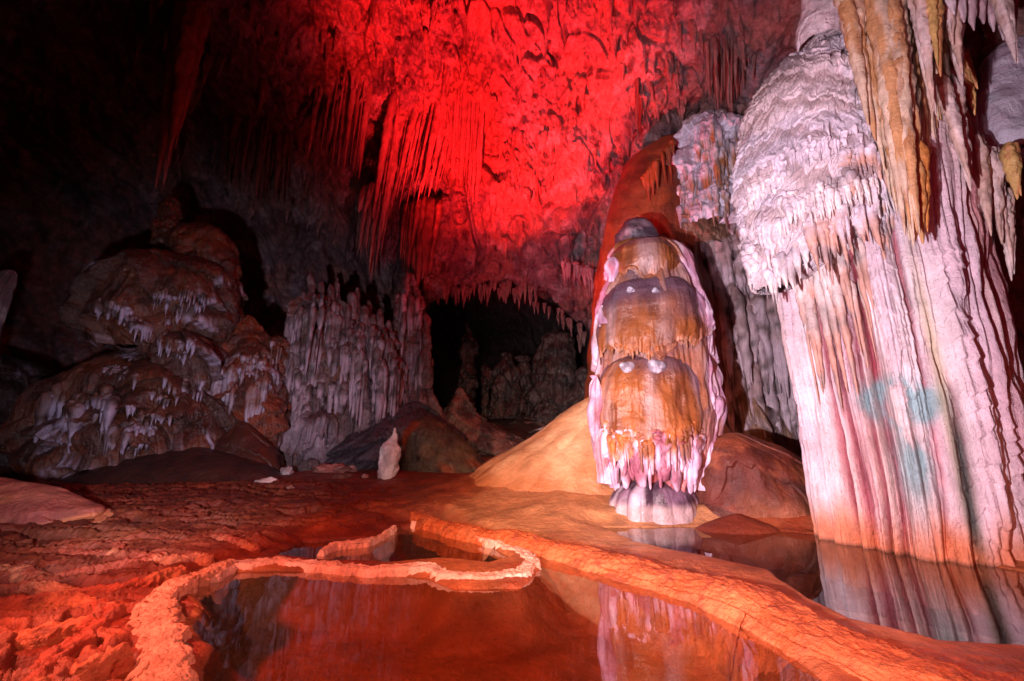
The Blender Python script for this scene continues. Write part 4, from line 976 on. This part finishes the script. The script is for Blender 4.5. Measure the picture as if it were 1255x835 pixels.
def small_rock(px, py, Yv, w, h, lab, ca, cb, seed, grp='loose rocks on the cave floor'):
    zb = float(ground(np.array([P(px, py, Yv)[0]]), np.array([Yv]))[0])
    n = 36; u = np.linspace(0, math.pi, n); a = np.linspace(0, 2 * math.pi, n, endpoint=False); A, U = np.meshgrid(a, u)
    d = np.stack([np.sin(U) * np.cos(A), np.sin(U) * np.sin(A), np.cos(U)], -1).reshape(-1, 3)
    d1, _, _ = worley(d * 1.3 + seed, seed); r = 1 + .35 * fbm(d * 1.5, 3, seed) - .25 * d1
    V = d * r[:, None] * np.array([w, w * .7, h]) + np.array([P(px, py, Yv)[0], Yv, zb + h * .2])
    single('rock', V, grid_faces(n, n, True)[:, ::-1], M_rim, rough_col(V, ca, cb, 4, seed), lab, 'rock', grp)
for k, (px, py, Y, w, h, lab, ca, cb) in enumerate((
    (328, 590, 10.6, .34, .14, 'flat pale pink rock lying on the brown floor left of the white stalagmite', [.66, .46, .42], [.6, .5, .5]),
    (352, 572, 12.2, .22, .20, 'small whitish rock at the foot of the grey castle', [.5, .42, .42], [.4, .3, .3]),
    (405, 573, 12.3, .55, .22, 'reddish flat slab in the rubble below the grey castle', [.45, .22, .18], [.3, .15, .12]),
    (430, 566, 12.6, .30, .20, 'pinkish rock touching the reddish slab in the rubble', [.45, .26, .22], [.3, .15, .12]),
    (380, 562, 12.9, .35, .28, 'dark grey rubble rock nearest the castle wall', [.2, .15, .15], [.12, .09, .09]),
    (448, 583, 11.2, .10, .07, 'tiny pebble just left of the white stalagmite', [.5, .35, .3], [.4, .2, .15]),
    (355, 600, 9.9, .09, .05, 'small pinkish stone in front of the flat pale rock', [.5, .25, .18], [.4, .2, .15]),
    (420, 583, 11.3, .28, .09, 'thin brown slab half sunk in the floor', [.25, .1, .07], [.2, .08, .06]),
    (226, 789, 3.45, .05, .03, 'grey stone in the water beside the peach dam', [.32, .25, .22], [.25, .2, .18]))):
    small_rock(px, py, Y, w, h, lab, ca, cb, 640 + k)

# ------------------------------------------------------------------ hanging things on the dark left
curtain('stalactite', [(190, 233, 232, -40, .30), (200, 228, 240, -40, .32, .2), (205, 200, 248, -40, .34, -.2), (214, 185, 255, -40, .25, .1), (224, 150, 258, -40, .3), (195, 215, 236, -40, .25, .3)], 12.0,
        'long dim stalactite pointing down at the spire of the brown mass', 'stalactite', ([.36, .20, .18], [.28, .14, .12], [.16, .08, .08]), 661)
heap('stalagmite', [(600, -190, -70), (520, -140, -45), (450, -90, -18), (400, -50, -2), (375, -28, 7), (352, -12, 15), (338, 0, 20), (331, 7, 19)], 11.0,
     'pale leaning stalagmite tip poking in at the left edge', 'stalagmite', [.50, .44, .46], [.30, .22, .24], 671, .6, M_calc, .06, 1.2, fl=(3, .05), ext=.5, nth=260, nz=260)

# ------------------------------------------------------------------ red-lit draperies under the vault
RC = ([.34, .19, .18], [.42, .25, .24], [.16, .07, .06]); DK = ([.22, .10, .09], [.30, .14, .12], [.10, .04, .04])
def vault_curtain(tops, tips, n, Y, label, cols, seed, r=.2, jit=14, dep=.35):
    n = int(n * 2.4); r = r * .62; jit = jit * 3.0
    rg = np.random.default_rng(seed); tops = np.array(tops, float); tips = np.array(tips, float); out = []
    for k in range(n):
        u = (k + rg.random() * .6) / n
        a = [np.interp(u, np.linspace(0, 1, len(tops)), tops[:, j]) for j in (0, 1)]; b = [np.interp(u, np.linspace(0, 1, len(tips)), tips[:, j]) for j in (0, 1)]
        a[0] = a[0] + (b[0] - a[0]) * .45; out.append((b[0], b[1] - abs(rg.normal(0, jit)), a[0], a[1], r * (.35 + 1.6 * rg.random() ** 2), rg.normal(0, dep)))
    return curtain('drapery_curtain', out, Y, label, 'stalactite curtain', cols, seed, nseg=12, nring=44, group='curtains hanging from the red vault', mat=M_fringe)
vault_curtain([(505, 110), (560, 90), (600, 70)], [(455, 300), (500, 262), (545, 240)], 26, 14.6, 'widest bright red curtain left of the smooth glowing panel', RC, 701, .22)
vault_curtain([(560, 30), (585, 20), (612, 10)], [(540, 190), (565, 250), (590, 270)], 20, 13.4, 'long narrow red curtain at the edge of the glowing panel', RC, 702, .16)
vault_curtain([(405, 90), (440, 80), (470, 70)], [(375, 205), (410, 215), (440, 235)], 20, 14.5, 'ragged red and violet curtain on the upper left of the vault', RC, 703, .18)
vault_curtain([(455, 230), (475, 220), (500, 220)], [(436, 345), (452, 352), (470, 315)], 14, 16.2, 'dim red blades hanging above the turrets of the grey castle', RC, 704, .22)
vault_curtain([(505, 250), (530, 240), (552, 245)], [(490, 350), (510, 372), (532, 350)], 18, 16.0, 'dark crimson curtain above the tallest grey turret', DK, 705, .24)
vault_curtain([(652, 20), (660, 20), (668, 20)], [(652, 225), (658, 300), (664, 240)], 8, 14.3, 'thin line of dark drips running down the glowing panel', DK, 706, .12)
vault_curtain([(765, -10), (780, -10), (795, 0)], [(775, 120), (783, 190), (792, 110)], 10, 11.5, 'crimson stalactite bunch at the right edge of the glowing panel', DK, 707, .18)
vault_curtain([(290, 130), (330, 110), (375, 120)], [(265, 230), (310, 250), (350, 260)], 18, 16.5, 'faint violet curtain on the dark left side of the vault', DK, 708, .24)
vault_curtain([(865, 50), (895, 40), (935, 40)], [(868, 130), (895, 150), (925, 100)], 26, 10.2, 'row of pinkish brown drips above the white crust', ([.44, .26, .24], [.36, .18, .16], [.2, .09, .08]), 709, .12, 10)
vault_curtain([(690, 320), (730, 330), (765, 340)], [(690, 350), (730, 372), (760, 385)], 22, 14.4, 'short violet drips left of the brown column', ([.36, .24, .26], [.28, .16, .18], [.16, .08, .1]), 710, .12, 8)

# small stalactites scattered over the vault: prototypes, then copies
def proto_stal(seed, slim):
    v, f, t = drips(0, 0, 0, 1, .13 * slim, seed, 12, 22, .08, 1.4, .45, rough=.2)
    parts = [(v, f, mix([.34, .18, .17], [.48, .30, .28], t))]
    for k in range(3):
        a = random.random() * 6.28; v, f, t = drips(.1 * math.cos(a), .1 * math.sin(a), 0, .35 + .4 * random.random(), .08 * slim, seed + k + 1, 8, 14, .1, 1.3, .4)
        parts.append((v, f, mix([.34, .18, .17], [.48, .30, .28], t)))
    return join(parts)
protos = [proto_stal(800 + 5 * k, s) for k, s in enumerate((.7, 1.0, 1.3, .85))]
pm = None
def scatter(region, n, smin, smax, label, grp, seed):
    rg = np.random.default_rng(seed); reg = np.array(region, float); pts = []
    mn, mxx = reg.min(0), reg.max(0)
    while len(pts) < n:
        q = mn + (mxx - mn) * rg.random((n * 3, 2)); ok = sdist(reg, q[:, 0], q[:, 1]) > 0; pts += [tuple(v) for v in q[ok]]
    pts = np.array(pts[:n]); hit = ceiling_hit(pts[:, 0], pts[:, 1])
    d = hit - C0; r = np.linalg.norm(d, axis=1); dd = d / r[:, None]; surf, _, _ = shell_point(dd)
    for k in range(n):
        s = smin + (smax - smin) * rg.random() ** 2
        o = proto_o[k % 4].copy(); COL.objects.link(o)
        o.location = surf[k] + np.array([0, 0, .15]); o.scale = (.5 + .5 * s, .5 + .5 * s, s * 1.3); o.rotation_euler = (rg.normal(0, .04), rg.normal(0, .04), rg.random() * 6.28)
        tag(o, label, 'stalactite', grp)
proto_o = []
for k, (v, f, c) in enumerate(protos):
    o = link_mesh('stalactite', v, f, M_ceil, c); proto_o.append(o); 
    p = ceiling_hit(np.array([560. + 30 * k]), np.array([352.])); o.location = p[0] + [0, 0, .1]; tag(o, 'small dim stalactite in the row along the arch over the dark chamber', 'stalactite', 'stalactites along the arch')
scatter([(530, 372), (545, 348), (600, 338), (650, 348), (700, 385), (718, 410), (712, 425), (680, 395), (640, 362), (590, 354), (550, 368)], 60, .35, .9,
        'small dim stalactite in the row along the arch over the dark chamber', 'stalactites along the arch', 901)
scatter([(400, 0), (560, 0), (560, 230), (440, 280), (400, 150)], 60, .4, 1.3, 'slender stalactite lit red on the left half of the vault', 'small stalactites on the red left half of the vault', 902)
scatter([(560, 0), (780, 0), (760, 280), (560, 300)], 30, .3, .8, 'short stalactite glowing red on the bright central panel', 'short stalactites on the glowing panel', 903)
scatter([(150, 0), (400, 0), (400, 300), (240, 230)], 60, .4, 1.4, 'dim violet stalactite on the dark left side of the vault', 'dim stalactites on the left side of the vault', 904)
scatter([(780, 0), (960, 0), (920, 110), (830, 170), (780, 200)], 50, .3, .9, 'small pink brown stalactite above the brown column', 'small stalactites above the brown column', 905)
print('all', time.time() - T0, sum(len(o.data.vertices) for o in sc.objects if o.type == 'MESH'))

# ------------------------------------------------------------------ light
def lamp(name, kind, loc, target, power, color, size=.1, angle=None, blend=1.0):
    l = bpy.data.lights.new(name, kind); l.energy = power; l.color = color
    l.shadow_soft_size = size
    if kind == 'SPOT': l.spot_size = math.radians(angle); l.spot_blend = blend
    o = bpy.data.objects.new(name, l); COL.objects.link(o); o.location = loc
    from mathutils import Vector
    o.rotation_euler = (Vector(target) - Vector(loc)).to_track_quat('-Z', 'Y').to_euler()
    return o
def T(px, py, Y): return [float(v) for v in P(px, py, Y)]
# white lamp left of the camera, aimed at the stalagmite and the column
lamp('lamp_white_key', 'SPOT', (-1.35, .5, 1.35), T(905, 390, 8), 3900, (.97, .86, 1.0), .07, 88, 1)
lamp('fill_white_vault', 'SPOT', (-1.0, .3, 2.0), T(880, 90, 12), 1200, (1.0, .72, .88), .1, 62, 1)  # second white spot, added to carry the key's spill onto the vault
# red floor lamp hidden beyond the mound, aimed up at the vault
lamp('lamp_red_vault', 'SPOT', (-1.6, 8.8, 1.6), T(625, 40, 13), 52000, (1, .018, .020), .15, 60, 1.0)
lamp('lamp_red_vault', 'SPOT', (-1.4, 8.6, 1.6), T(660, 140, 13), 4800, (1, .04, .07), .15, 96, 1.0)  # wider weak spot added so the red falls off softly
# red lamp to the right of the camera filling the shadows
lamp('lamp_red_fill', 'SPOT', (2.2, -.8, 2.4), T(900, 380, 8), 200, (1, .05, .09), .2, 150, 1)
# reddish lamp over the left terraces
lamp('lamp_red_floor', 'SPOT', (-.6, 0.2, 3.4), (-1.2, 6.0, 0), 540, (1, .34, .24), .12, 105, 1)
lamp('lamp_red_side', 'SPOT', (-4.6, 2.6, 2.2), (-1.2, 5.0, 0), 580, (1, .26, .17), .08, 110, 1)
lamp('lamp_warm_right', 'SPOT', (1.2, 0.0, 2.6), (2.6, 5.4, 0), 620, (1, .30, .14), .12, 90, 1)
lamp('fill_warm_mound', 'SPOT', (-.9, .5, 2.2), T(650, 560, 9), 1900, (1, .72, .52), .1, 50, 1)  # unseen fill added to keep the mound lit beside the narrow key
# cold weak lamp on the left wall
lamp('lamp_cold_left', 'SPOT', (-3.2, 2.0, 1.2), T(300, 470, 13), 1900, (.92, .82, 1.0), .12, 66, 1)

w = bpy.data.worlds.new('World'); sc.world = w; w.use_nodes = True
w.node_tree.nodes['Background'].inputs['Color'].default_value = (.3, .2, .35, 1)
w.node_tree.nodes['Background'].inputs['Strength'].default_value = 0.002

sc.view_settings.view_transform = 'Standard'; sc.view_settings.look = 'None'; sc.view_settings.exposure = .5; sc.view_settings.gamma = 1
cy = sc.cycles
cy.use_denoising = True
try: cy.denoiser = 'OPENIMAGEDENOISE'
except Exception: pass
cy.max_bounces = 5; cy.diffuse_bounces = 3; cy.glossy_bounces = 3; cy.transparent_max_bounces = 8; cy.sample_clamp_indirect = 4
cy.use_adaptive_sampling = True; cy.adaptive_threshold = .03
for o in sc.objects:
    if '_w' in o.keys(): del o['_w']
